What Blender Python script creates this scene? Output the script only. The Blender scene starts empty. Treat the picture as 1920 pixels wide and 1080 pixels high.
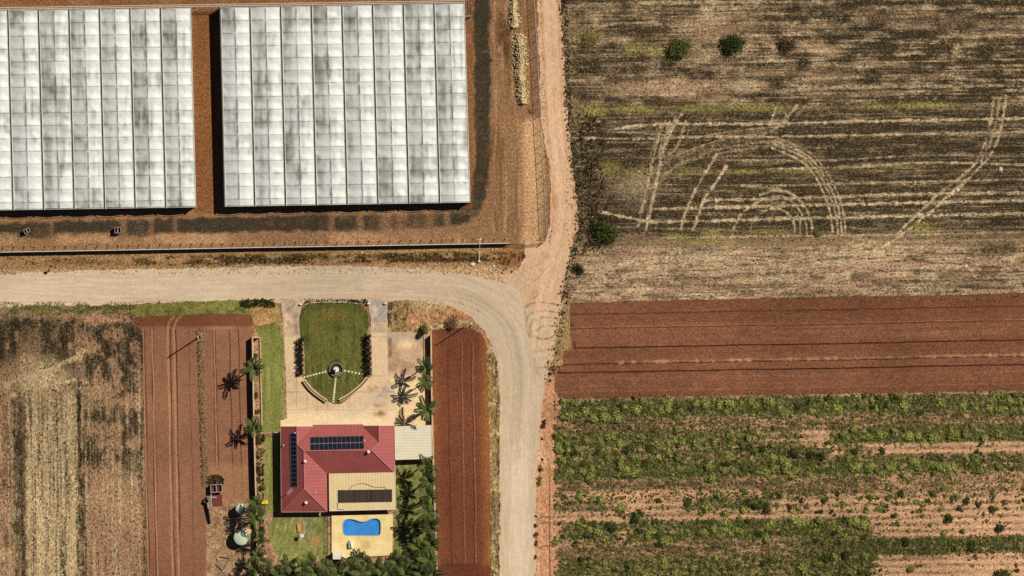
import bpy, math, random
import numpy as np
from mathutils import Vector, Matrix
from mathutils.kdtree import KDTree
random.seed(7)
RNG = np.random.default_rng(11)
S = 0.12                                   # metres per photograph pixel
CAMH = 1500.0
SCN = bpy.context.scene
COL = SCN.collection
def X(px): return (px - 960) * S
def Y(py): return (540 - py) * S
def P(px, py, z=0.0):
    k = 1 - z / CAMH
    return (X(px) * k, Y(py) * k, z)
LIGHT = 1.23
def lin(c):
    c /= 255.0
    return c / 12.92 if c <= 0.04045 else ((c + 0.055) / 1.055) ** 2.4
def C(r, g, b, k=1.0):
    return tuple(min(0.9, lin(v) * k / LIGHT) for v in (r, g, b)) + (1.0,)

# ------------------------------------------------------------------ noise
def _h(ix, iy, seed):
    n = (ix.astype(np.int64) * 374761393 + iy.astype(np.int64) * 668265263 + seed * 1442695041) & 0xffffffff
    n = ((n ^ (n >> 13)) * 1274126177) & 0xffffffff
    n = n ^ (n >> 16)
    return (n & 0xffff) / 65535.0
def vn(x, y, seed=0):
    x = np.asarray(x, float); y = np.asarray(y, float)
    ix = np.floor(x); iy = np.floor(y)
    fx = x - ix; fy = y - iy
    fx = fx * fx * (3 - 2 * fx); fy = fy * fy * (3 - 2 * fy)
    a = _h(ix, iy, seed); b = _h(ix + 1, iy, seed); c = _h(ix, iy + 1, seed); d = _h(ix + 1, iy + 1, seed)
    return (a * (1 - fx) + b * fx) * (1 - fy) + (c * (1 - fx) + d * fx) * fy
def fbm(x, y, seed=0, o=4):
    t = 0.0; a = 0.5; s = 0.0
    for i in range(o):
        t = t + a * vn(np.asarray(x) * 2 ** i, np.asarray(y) * 2 ** i, seed + 17 * i); s += a; a *= 0.55
    return t / s
def sm(a, b, x):
    t = np.clip((x - a) / (b - a), 0, 1)
    return t * t * (3 - 2 * t)
def blob(x, y, cx, cy, rx, ry):
    return np.exp(-1.3 * (((x - cx) / rx) ** 2 + ((y - cy) / ry) ** 2))
def box(x, y, x0, x1, y0, y1, s=4.0):
    return sm(x0 - s, x0 + s, x) * (1 - sm(x1 - s, x1 + s, x)) * sm(y0 - s, y0 + s, y) * (1 - sm(y1 - s, y1 + s, y))
def smooth_line(pts, n=6):
    p = np.array(pts, float)
    if len(p) < 3: return p
    q = np.vstack([2 * p[0] - p[1], p, 2 * p[-1] - p[-2]])
    out = []
    for i in range(1, len(q) - 2):
        for t in np.linspace(0, 1, n, endpoint=False):
            a, b, c, d = q[i - 1], q[i], q[i + 1], q[i + 2]
            out.append(0.5 * (2 * b + (c - a) * t + (2 * a - 5 * b + 4 * c - d) * t * t + (3 * b - a - 3 * c + d) * t ** 3))
    out.append(p[-1])
    return np.array(out)
def pdist(x, y, pts):
    """unsigned distance and running length along a polyline"""
    best = np.full(np.shape(x), 1e9); along = np.zeros(np.shape(x)); L = 0.0; sg = np.zeros(np.shape(x))
    for a, b in zip(pts[:-1], pts[1:]):
        d = b - a; l = math.hypot(*d)
        if l < 1e-9: continue
        t = np.clip(((x - a[0]) * d[0] + (y - a[1]) * d[1]) / (l * l), 0, 1)
        ex = x - a[0] - t * d[0]; ey = y - a[1] - t * d[1]
        dd = np.hypot(ex, ey); m = dd < best
        best = np.where(m, dd, best); along = np.where(m, L + t * l, along)
        sg = np.where(m, np.sign(d[0] * ey - d[1] * ex), sg)
        L += l
    return best, along, sg
def line(x, y, pts, w, soft=1.5, seed=3, rag=0.0, smth=True):
    pts = smooth_line(pts) if smth else np.array(pts, float)
    lo = pts.min(0) - w - 8; hi = pts.max(0) + w + 8
    out = np.zeros(np.shape(x))
    m = (x > lo[0]) & (x < hi[0]) & (y > lo[1]) & (y < hi[1])
    if not m.any(): return out
    d, al, sg = pdist(x[m], y[m], pts)
    if rag: d = d + (vn(x[m] / 7, y[m] / 7, seed) - 0.5) * rag * w * 2
    out[m] = 1 - sm(w / 2 - soft / 2, w / 2 + soft / 2, d)
    return out

# ------------------------------------------------------------------ nodes
def new_mat(name):
    m = bpy.data.materials.new(name); m.use_nodes = True
    nt = m.node_tree
    for n in list(nt.nodes): nt.nodes.remove(n)
    return m, nt
def N(nt, t, **kw):
    n = nt.nodes.new(t)
    for k, v in kw.items():
        if k.startswith('i_'): n.inputs[k[2:].replace('_', ' ')].default_value = v
        else: setattr(n, k, v)
    return n
def mathn(nt, op, a, b=None, clamp=False):
    n = nt.nodes.new('ShaderNodeMath'); n.operation = op; n.use_clamp = clamp
    for i, v in enumerate((a, b)):
        if v is None: continue
        if isinstance(v, (int, float)): n.inputs[i].default_value = v
        else: nt.links.new(v, n.inputs[i])
    return n.outputs[0]
def mapr(nt, v, a, b, c, d):
    n = nt.nodes.new('ShaderNodeMapRange')
    nt.links.new(v, n.inputs[0])
    for i, q in enumerate((a, b, c, d)): n.inputs[i + 1].default_value = q
    return n.outputs[0]
def mixc(nt, fac, a, b, mode='MIX'):
    n = nt.nodes.new('ShaderNodeMix'); n.data_type = 'RGBA'; n.blend_type = mode; n.clamp_factor = True
    for s, v in ((n.inputs[0], fac), (n.inputs[6], a), (n.inputs[7], b)):
        if hasattr(v, 'is_output') or isinstance(v, bpy.types.NodeSocket): nt.links.new(v, s)
        else: s.default_value = v
    return n.outputs[2]
def noise(nt, scale, detail=3, stretch=(1, 1, 1), rough=0.55, off=0.0):
    g = nt.nodes.new('ShaderNodeNewGeometry')
    mp = nt.nodes.new('ShaderNodeMapping'); mp.inputs['Scale'].default_value = stretch; mp.inputs['Location'].default_value = (off, off * 1.7, 0)
    nt.links.new(g.outputs['Position'], mp.inputs[0])
    n = nt.nodes.new('ShaderNodeTexNoise'); n.inputs['Scale'].default_value = scale; n.inputs['Detail'].default_value = detail
    n.inputs['Roughness'].default_value = rough
    nt.links.new(mp.outputs[0], n.inputs['Vector'])
    return n.outputs[0]
def finish(nt, col, rough=0.95, spec=0.1, bump=None, bs=0.3, bd=0.05, metal=0.0, trans=None):
    p = nt.nodes.new('ShaderNodeBsdfPrincipled'); o = nt.nodes.new('ShaderNodeOutputMaterial')
    if isinstance(col, bpy.types.NodeSocket): nt.links.new(col, p.inputs['Base Color'])
    else: p.inputs['Base Color'].default_value = col
    p.inputs['Roughness'].default_value = rough; p.inputs['Specular IOR Level'].default_value = spec; p.inputs['Metallic'].default_value = metal
    if bump is not None:
        b = nt.nodes.new('ShaderNodeBump'); b.inputs['Strength'].default_value = bs; b.inputs['Distance'].default_value = bd
        nt.links.new(bump, b.inputs['Height']); nt.links.new(b.outputs[0], p.inputs['Normal'])
    s = p.outputs[0]
    if trans is not None:
        t = nt.nodes.new('ShaderNodeBsdfTranslucent')
        if isinstance(col, bpy.types.NodeSocket): nt.links.new(col, t.inputs[0])
        else: t.inputs[0].default_value = col
        mx = nt.nodes.new('ShaderNodeMixShader'); mx.inputs[0].default_value = trans
        nt.links.new(s, mx.inputs[1]); nt.links.new(t.outputs[0], mx.inputs[2]); s = mx.outputs[0]
    nt.links.new(s, o.inputs[0])
def ground_mat(name, base, R=None, G=None, B=None, A=None, grain=2.6, con=0.35, stretch=(1, 1, 1), brk=0.9, bump=0.6, bd=0.06, var=0.16, mid=0.6, midc=0.15, rough=0.97, speck=0.0, sdark=None, slight=None):
    con = min(.8, con * 1.9)
    m, nt = new_mat(name)
    at = N(nt, 'ShaderNodeAttribute', attribute_name='mask')
    sp = nt.nodes.new('ShaderNodeSeparateColor'); nt.links.new(at.outputs['Color'], sp.inputs[0])
    nf = noise(nt, grain, 3, stretch, 0.65); nm = noise(nt, mid, 4, stretch, 0.6, 31.0); nl = noise(nt, 0.045, 3, (1, 1, 1), 0.5, 77.0)
    nb = mathn(nt, 'ADD', mathn(nt, 'MULTIPLY', noise(nt, grain * 1.5, 2, stretch, 0.6, 11.0), .62), mathn(nt, 'MULTIPLY', noise(nt, grain * .5, 3, stretch, 0.6, 15.0), .38))
    col = base
    for k, cc in ((sp.outputs[0], R), (at.outputs['Alpha'], A), (sp.outputs[2], B), (sp.outputs[1], G)):
        if cc is None: continue
        f = mathn(nt, 'ADD', k, mathn(nt, 'MULTIPLY', mathn(nt, 'SUBTRACT', nb, 0.5), brk))
        f = mapr(nt, f, 0.12, 0.88, 0, 1)
        col = mixc(nt, f, col, cc)
    if speck:
        col = mixc(nt, mapr(nt, noise(nt, grain * 1.15, 2, stretch, .6, 41.0), .48, .62, 0, speck), col, sdark)
        if slight: col = mixc(nt, mapr(nt, noise(nt, grain * 1.3, 2, stretch, .6, 53.0), .54, .66, 0, speck * .8), col, slight)
    v = mathn(nt, 'MULTIPLY', mapr(nt, nf, 0.3, 0.7, 1 - con, 1 + con), mapr(nt, nm, 0.3, 0.7, 1 - midc, 1 + midc))
    v = mathn(nt, 'MULTIPLY', v, mapr(nt, nl, 0.35, 0.65, 1 - var, 1 + var))
    cb = nt.nodes.new('ShaderNodeCombineColor')
    for i in range(3): nt.links.new(v, cb.inputs[i])
    col = mixc(nt, 1.0, col, cb.outputs[0], 'MULTIPLY')
    finish(nt, col, rough, 0.08, nf, bump, bd)
    return m
def plain(name, c, rough=0.6, spec=0.3, metal=0.0, grain=3.0, con=0.12, bump=0.0, stretch=(1, 1, 1), stripe=None, trans=None, dirt=None):
    """surface with slight wear; stripe=(axis, period_m, depth) gives corrugation"""
    m, nt = new_mat(name)
    nf = noise(nt, grain, 4, stretch, 0.65); nl = noise(nt, 0.5, 3, stretch, 0.6, 9.0)
    v = mathn(nt, 'MULTIPLY', mapr(nt, nf, 0.3, 0.7, 1 - con, 1 + con), mapr(nt, nl, 0.3, 0.7, 1 - con * 0.8, 1 + con * 0.8))
    cb = nt.nodes.new('ShaderNodeCombineColor')
    for i in range(3): nt.links.new(v, cb.inputs[i])
    col = mixc(nt, 1.0, c, cb.outputs[0], 'MULTIPLY')
    if dirt is not None:
        col = mixc(nt, mapr(nt, noise(nt, 0.9, 5, stretch, 0.7, 5.0), 0.52, 0.72, 0, dirt[1]), col, dirt[0])
    h = nf
    bs, bd = bump, 0.02
    if stripe:
        g = nt.nodes.new('ShaderNodeNewGeometry'); s3 = nt.nodes.new('ShaderNodeSeparateXYZ'); nt.links.new(g.outputs['Position'], s3.inputs[0])
        w = mathn(nt, 'SINE', mathn(nt, 'MULTIPLY', s3.outputs[stripe[0]], 2 * math.pi / stripe[1]))
        h = w; bs, bd = 1.0, stripe[2]
    finish(nt, col, rough, spec, h if (bump or stripe) else None, bs, bd, metal, trans)
    return m
def leaf_mat(name, ca, cb_, trans=0.25, rnd=0.5):
    m, nt = new_mat(name)
    at = N(nt, 'ShaderNodeAttribute', attribute_name='tint')
    sp = nt.nodes.new('ShaderNodeSeparateColor'); nt.links.new(at.outputs['Color'], sp.inputs[0])
    oi = nt.nodes.new('ShaderNodeObjectInfo')
    f = mathn(nt, 'ADD', sp.outputs[1], mathn(nt, 'MULTIPLY', mathn(nt, 'SUBTRACT', oi.outputs['Random'], 0.5), rnd), True)
    col = mixc(nt, f, ca, cb_)
    q = nt.nodes.new('ShaderNodeCombineColor')
    for i in range(3): nt.links.new(sp.outputs[0], q.inputs[i])
    col = mixc(nt, 1.0, col, q.outputs[0], 'MULTIPLY')
    finish(nt, col, 0.7, 0.12, None, trans=trans)
    return m

# ------------------------------------------------------------------ meshes
def mesh_np(name, V, F, mat, mask=None, tint=None, smooth=False):
    me = bpy.data.meshes.new(name)
    V = np.asarray(V, np.float32); F = np.asarray(F, np.int32); k = F.shape[1]
    me.vertices.add(len(V)); me.vertices.foreach_set('co', V.ravel())
    me.loops.add(F.size); me.loops.foreach_set('vertex_index', F.ravel())
    me.polygons.add(len(F)); me.polygons.foreach_set('loop_start', np.arange(0, F.size, k, dtype=np.int32))
    try: me.polygons.foreach_set('loop_total', np.full(len(F), k, np.int32))
    except Exception: pass
    if smooth: me.polygons.foreach_set('use_smooth', np.ones(len(F), bool))
    for nm, d in (('mask', mask), ('tint', tint)):
        if d is None: continue
        a = me.color_attributes.new(nm, 'FLOAT_COLOR', 'POINT')
        d = np.asarray(d, np.float32)
        if d.shape[1] < 4: d = np.hstack([d, np.ones((len(d), 4 - d.shape[1]), np.float32)])
        a.data.foreach_set('color', d.ravel())
    me.update(calc_edges=True)
    if mat: me.materials.append(mat)
    return me
def link(name, me, parent=None, loc=None):
    o = bpy.data.objects.new(name, me); COL.objects.link(o)
    if parent is not None: o.parent = parent
    if loc is not None: o.location = loc
    return o
def tag(o, label=None, cat=None, group=None, kind=None):
    if label: o['label'] = label
    if cat: o['category'] = cat
    if group: o['group'] = group
    if kind: o['kind'] = kind
    return o
def thing(name, label, cat, loc, group=None, rz=0.0):
    o = bpy.data.objects.new(name, None); COL.objects.link(o)
    o.empty_display_size = 0.3
    o.location = loc; o.rotation_euler = (0, 0, rz)
    return tag(o, label, cat, group)
class MB:
    def __init__(s): s.v = []; s.f = []
    def add(s, vs, fs):
        b = len(s.v); s.v += [tuple(v) for v in vs]; s.f += [tuple(b + i for i in f) for f in fs]; return s
    def obox(s, c, d, rz=0.0, bev=0.0):
        x, y, z = d[0] / 2, d[1] / 2, d[2] / 2
        if bev <= 0:
            q = [(-x, -y, -z), (x, -y, -z), (x, y, -z), (-x, y, -z), (-x, -y, z), (x, -y, z), (x, y, z), (-x, y, z)]
            fs = [(0, 3, 2, 1), (4, 5, 6, 7), (0, 1, 5, 4), (1, 2, 6, 5), (2, 3, 7, 6), (3, 0, 4, 7)]
        else:
            b = min(bev, x * 0.6, y * 0.6, z * 0.6)
            q = []
            for zz, k in ((-z, 0), (z - b, 0), (z, b)):
                q += [(-x + k, -y + k, zz), (x - k, -y + k, zz), (x - k, y - k, zz), (-x + k, y - k, zz)]
            fs = [(0, 3, 2, 1), (8, 9, 10, 11)]
            for l in (0, 4):
                for i in range(4): fs.append((l + i, l + (i + 1) % 4, l + 4 + (i + 1) % 4, l + 4 + i))
        cs, sn = math.cos(rz), math.sin(rz)
        return s.add([(c[0] + a * cs - b_ * sn, c[1] + a * sn + b_ * cs, c[2] + e) for a, b_, e in q], fs)
    def bar(s, p0, p1, w, h=None):
        return s.tube([p0, p1], w / 2 * 1.2, 4, w if h is None else h)
    def tube(s, pts, r, n=8, _=None, r1=None):
        pts = [Vector(p) for p in pts]; rings = []
        for i, p in enumerate(pts):
            d = (pts[min(i + 1, len(pts) - 1)] - pts[max(i - 1, 0)])
            if d.length < 1e-9: d = Vector((0, 0, 1))
            d.normalize()
            u = d.orthogonal() if abs(d.z) > 0.95 else d.cross(Vector((0, 0, 1)))
            u.normalize(); w = d.cross(u)
            rr = r if r1 is None else r + (r1 - r) * i / max(1, len(pts) - 1)
            rings.append([p + u * math.cos(2 * math.pi * (k + .5) / n) * rr + w * math.sin(2 * math.pi * (k + .5) / n) * rr for k in range(n)])
        vs = [v for g in rings for v in g]; fs = []
        for i in range(len(pts) - 1):
            for k in range(n): fs.append((i * n + k, i * n + (k + 1) % n, (i + 1) * n + (k + 1) % n, (i + 1) * n + k))
        fs.append(tuple(range(n - 1, -1, -1))); fs.append(tuple((len(pts) - 1) * n + k for k in range(n)))
        return s.add(vs, fs)
    def lathe(s, c, prof, n=24):
        vs = []; fs = []
        for r, z in prof:
            for k in range(n):
                a = 2 * math.pi * k / n; vs.append((c[0] + r * math.cos(a), c[1] + r * math.sin(a), c[2] + z))
        for i in range(len(prof) - 1):
            for k in range(n): fs.append((i * n + k, i * n + (k + 1) % n, (i + 1) * n + (k + 1) % n, (i + 1) * n + k))
        if prof[0][0] > 0.001: fs.append(tuple(range(n - 1, -1, -1)))
        if prof[-1][0] > 0.001: fs.append(tuple((len(prof) - 1) * n + k for k in range(n)))
        return s.add(vs, fs)
    def prism(s, poly, z0, z1):
        a = sum(poly[i][0] * poly[(i + 1) % len(poly)][1] - poly[(i + 1) % len(poly)][0] * poly[i][1] for i in range(len(poly)))
        if a < 0: poly = poly[::-1]
        n = len(poly)
        vs = [(x, y, z0) for x, y in poly] + [(x, y, z1) for x, y in poly]
        fs = [tuple(range(n - 1, -1, -1)), tuple(range(n, 2 * n))] + [(i, (i + 1) % n, n + (i + 1) % n, n + i) for i in range(n)]
        return s.add(vs, fs)
    def wall(s, pts, w, h, z0=0.0, closed=False):
        """a wall of width w along a plan polyline (world metres)"""
        p = [Vector(q) for q in pts]; n = len(p); L = []; R = []
        for i in range(n):
            a = p[i - 1] if (i or closed) else p[i]; b = p[(i + 1) % n] if (i < n - 1 or closed) else p[i]
            d1 = (p[i] - a); d2 = (b - p[i])
            d = (d1.normalized() if d1.length else Vector((0, 0))) + (d2.normalized() if d2.length else Vector((0, 0)))
            d.normalize(); nn = Vector((-d.y, d.x))
            k = 1.0
            if d1.length and d2.length:
                k = 1 / max(0.4, abs(nn.dot(Vector((-d1.y, d1.x)).normalized())))
            L.append(p[i] + nn * w / 2 * k); R.append(p[i] - nn * w / 2 * k)
        vs = []
        for i in range(n): vs += [(R[i].x, R[i].y, z0), (L[i].x, L[i].y, z0), (L[i].x, L[i].y, z0 + h), (R[i].x, R[i].y, z0 + h)]
        fs = []
        for i in range(n if closed else n - 1):
            a = 4 * i; b = 4 * ((i + 1) % n)
            for k in range(4): fs.append((a + k, a + (k + 1) % 4, b + (k + 1) % 4, b + k))
        if not closed: fs += [(0, 3, 2, 1), (4 * n - 4, 4 * n - 3, 4 * n - 2, 4 * n - 1)]
        return s.add(vs, fs)
    def build(s, name, mat, parent=None, smooth=False, org=None):
        me = bpy.data.meshes.new(name)
        v = s.v
        if parent is not None:
            inv = Matrix.LocRotScale(parent.location, parent.rotation_euler, None).inverted()
            v = [inv @ Vector(q) for q in v]
        elif org is not None:
            v = [(q[0] - org[0], q[1] - org[1], q[2] - org[2]) for q in v]
        me.from_pydata([tuple(q) for q in v], [], s.f); me.update()
        if smooth: me.polygons.foreach_set('use_smooth', np.ones(len(me.polygons), bool))
        if mat: me.materials.append(mat)
        return link(name, me, parent, org if parent is None and org is not None else None)
def W(*pts): return [(X(a), Y(b)) for a, b in pts]

def densify(poly, step=3.0):
    out = []
    n = len(poly)
    for i in range(n):
        a = np.array(poly[i], float); b = np.array(poly[(i + 1) % n], float)
        k = max(1, int(np.hypot(*(b - a)) / step))
        for t in range(k): out.append(a + (b - a) * t / k)
    return np.array(out)
def inside(gx, gy, poly):
    """gx: (nx,), gy: (ny,) -> (ny,nx) bool, even-odd by scanline"""
    a = poly; b = np.roll(poly, -1, 0); out = np.zeros((len(gy), len(gx)), bool)
    for j, y in enumerate(gy):
        m = (a[:, 1] <= y) != (b[:, 1] <= y)
        if not m.any(): continue
        xs = np.sort(a[m, 0] + (y - a[m, 1]) / (b[m, 1] - a[m, 1]) * (b[m, 0] - a[m, 0]))
        out[j] = (np.searchsorted(xs, gx) % 2) == 1
    return out
def sheet(name, poly, z, step, mat, masks=None, jit=1.5, relief=None, kind='structure', jf=9.0, seed=5, step_y=None, curve=False, label=None, cat=None):
    """one ground sheet: a fine grid cut to a ragged outline, with masks (which soil, which crop) per vertex"""
    sy = step_y or step
    if curve:
        poly = smooth_line(list(poly) + [poly[0]], 5)[:-1]
    d = densify(poly, min(step, sy) * 1.2)
    if jit:
        nx = (fbm(d[:, 0] / jf, d[:, 1] / jf, seed, 3) - 0.5) * 4 * jit
        ny = (fbm(d[:, 0] / jf, d[:, 1] / jf, seed + 91, 3) - 0.5) * 4 * jit
        d = d + np.stack([nx, ny], 1)
    lo = d.min(0); hi = d.max(0)
    gx = np.arange(lo[0] - step, hi[0] + step * 1.01, step); gy = np.arange(lo[1] - sy, hi[1] + sy * 1.01, sy)
    ins = inside(gx, gy, d)
    nx = len(gx); ny = len(gy)
    cell = ins[:-1, :-1] | ins[1:, :-1] | ins[:-1, 1:] | ins[1:, 1:]
    used = np.zeros((ny, nx), bool)
    used[:-1, :-1] |= cell; used[1:, :-1] |= cell; used[:-1, 1:] |= cell; used[1:, 1:] |= cell
    PX, PY = np.meshgrid(gx, gy); PX = PX.copy(); PY = PY.copy()
    out = used & ~ins
    kd = KDTree(len(d))
    for i, q in enumerate(d): kd.insert((q[0], q[1], 0), i)
    kd.balance()
    for j, i in zip(*np.nonzero(out)):
        c, _, _ = kd.find((PX[j, i], PY[j, i], 0)); PX[j, i] = c[0]; PY[j, i] = c[1]
    idx = -np.ones((ny, nx), np.int64); idx[used] = np.arange(used.sum())
    j, i = np.nonzero(cell)
    F = np.stack([idx[j, i], idx[j + 1, i], idx[j + 1, i + 1], idx[j, i + 1]], 1)
    px = PX[used]; py = PY[used]
    zz = np.full(len(px), z)
    if relief is not None: zz = zz + relief(px, py)
    V = np.stack([X(px), Y(py), zz], 1)
    mk = np.clip(np.stack(masks(px, py), 1), 0, 1) if masks else np.zeros((len(px), 4))
    me = mesh_np(name, V, F, mat, mask=mk, smooth=relief is not None)
    o = link(name, me); tag(o, label, cat, None, kind)
    return o
# ================================================================== world, sun, camera
SCN.view_settings.view_transform = 'Standard'; SCN.view_settings.look = 'None'
SCN.view_settings.exposure = 0.0; SCN.view_settings.gamma = 1.0
SUN_AZ = math.atan2(41, 62)              # east, turned towards the north (from +X)
SUN_EL = math.radians(46)
w = bpy.data.worlds.new('World'); SCN.world = w; w.use_nodes = True
nt = w.node_tree
sky = nt.nodes.new('ShaderNodeTexSky'); sky.sky_type = 'NISHITA'; sky.sun_disc = False
sky.altitude = 2500; sky.air_density = 0.5; sky.dust_density = 0.3; sky.sun_elevation = SUN_EL; sky.sun_rotation = math.pi / 2 - SUN_AZ
bg = nt.nodes['Background']; bg.inputs[1].default_value = 0.05
nt.links.new(sky.outputs[0], bg.inputs[0])
sd = bpy.data.lights.new('Sun', 'SUN'); sd.energy = 5.0; sd.angle = math.radians(0.5); sd.color = (1.0, 0.95, 0.87)
so = bpy.data.objects.new('Sun', sd); COL.objects.link(so)
dv = Vector((math.cos(SUN_AZ) * math.cos(SUN_EL), math.sin(SUN_AZ) * math.cos(SUN_EL), math.sin(SUN_EL)))
so.rotation_euler = dv.to_track_quat('Z', 'Y').to_euler(); so.location = dv * 400
cd = bpy.data.cameras.new('Camera'); cam = bpy.data.objects.new('Camera', cd); COL.objects.link(cam)
cam.location = (0, 0, CAMH); cd.sensor_width = 36; cd.lens = 36 * CAMH / (1920 * S); cd.clip_start = 100; cd.clip_end = 8000
SCN.camera = cam

# ================================================================== ground sheets
m_base = ground_mat('open_ground', C(150, 112, 80), R=C(95, 78, 52), grain=1.6, con=0.3)
V = [(-3000, -3000, 0), (3000, -3000, 0), (3000, 3000, 0), (-3000, 3000, 0)]
tag(link('ground', mesh_np('ground', V, [(0, 1, 2, 3)], m_base, mask=np.zeros((4, 4)))), kind='structure')

def L(pts, w, **k): return lambda x, y: line(x, y, pts, w, **k)

# ---- compound yard with the greenhouses
m_yard = ground_mat('yard_soil', C(150, 112, 79), R=C(66, 57, 43), G=C(132, 84, 46), B=C(205, 160, 116), A=C(98, 70, 42), grain=2.2, con=0.3, brk=1.5, midc=0.12, bump=0.8, var=0.1)
def yard_masks(x, y):
    n1 = fbm(x / 40, y / 40, 3); n2 = fbm(x / 14, y / 14, 5)
    tr = smooth_line([(903, -140), (904, 100), (905, 250), (903, 330), (893, 375), (868, 402), (800, 413), (700, 416), (500, 420), (250, 427), (0, 433), (-140, 437)])
    d, al, sg = pdist(x, y, tr)
    R = 1 - sm(11, 20, d + (n2 - .5) * 16)
    gap = 0.0
    for cx, wd in ((623, 6), (676, 6), (724, 14), (752, 12), (806, 9), (839, 6), (231, 7), (283, 6), (330, 5), (97, 6)):
        gap = np.maximum(gap, 1 - sm(wd * .2, wd * 1.5, np.abs(x - cx) + (n2 - .5) * 6)) * 1.0
    R = R * (1 - np.where((x < 850) & (y > 380), gap * .5, 0)) * (0.3 + .7 * n1 + .6 * n2)
    R = R * np.where((x > 600) & (x < 845) & (y > 380), 0.8, 1.0)
    corr = box(x, y, 362, 405, 15, 402, 6)
    G = np.maximum(corr * (0.75 + 0.4 * (n2 - .5)), box(x, y, 866, 888, 0, 392, 3) * (0.45 + 0.9 * (n2 - .35)))
    G = np.maximum(G, (1 - sm(8, 16, y)) * 0.7 * n1 * 1.6 * (x < 890))
    G = np.maximum(G, box(x, y, 888, 960, 200, 480, 15) * 0.35 * sm(.45, .7, n1))
    B = line(x, y, [(1000, 240), (1000, 330), (1000, 410), (996, 470)], 40, soft=24) * 1.0
    B = np.maximum(B, box(x, y, -140, 880, 436, 458, 6) * 0.55 * sm(.3, .7, n1))
    B = np.maximum(B, box(x, y, -140, 900, 392, 404, 4) * 0.25)
    st = fbm(x / 6, y / 120, 8); A0 = box(x, y, 918, 1000, -140, 440, 6) * sm(.5, .75, fbm(x / 7, y / 90, 18)) * .55
    B = np.maximum(B, box(x, y, 918, 985, -140, 440, 6) * sm(.45, .75, st) * 0.5)
    A = np.maximum(blob(x, y, 945, 75, 22, 75) * 1.1 * sm(.35, .6, n2), A0)
    A = np.maximum(A, line(x, y, [(992, 180), (998, 300), (1015, 420)], 10, soft=8) * sm(.4, .65, n2) * .8)
    A = np.maximum(A, box(x, y, 960, 990, 330, 450, 12) * 0.35)
    return R, G, B, A
sheet('compound_yard', [(-140, -140), (1003, -140), (1010, 100), (1016, 230), (1024, 330), (1030, 440), (1022, 462), (955, 464), (-140, 482)], 0.012, 3, m_yard, yard_masks, jit=0.5)

# ---- rough verge north of the gravel road
m_verge = ground_mat('verge_soil', C(165, 125, 85), R=C(74, 56, 32), G=C(205, 170, 128), B=C(140, 125, 62), A=C(150, 92, 56), grain=2.4, con=0.45, brk=1.6, bump=0.9)
def verge_masks(x, y):
    n1 = fbm(x / 30, y / 10, 13); n2 = fbm(x / 8, y / 7, 15)
    c = 492 - x * 0.012
    R = (1 - sm(4, 14, np.abs(y - c))) * sm(.3, .62, n1) * (0.35 + .65 * sm(100, 520, x)) * 1.2
    R = np.maximum(R, blob(x, y, 950, 495, 25, 22) * sm(.35, .6, n2))
    G = sm(500, 512, y + (x > 500) * 6) * .7
    B = (1 - sm(480, 488, y)) * .45 * sm(.4, .6, n2)
    A = blob(x, y, 960, 485, 35, 30) * .8
    return R, G, B, A
sheet('road_verge', [(-140, 476), (500, 468), (955, 458), (990, 455), (1000, 480), (985, 505), (955, 530), (900, 535), (500, 530), (-140, 540)], 0.024, 3, m_verge, verge_masks, jit=1)

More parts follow.
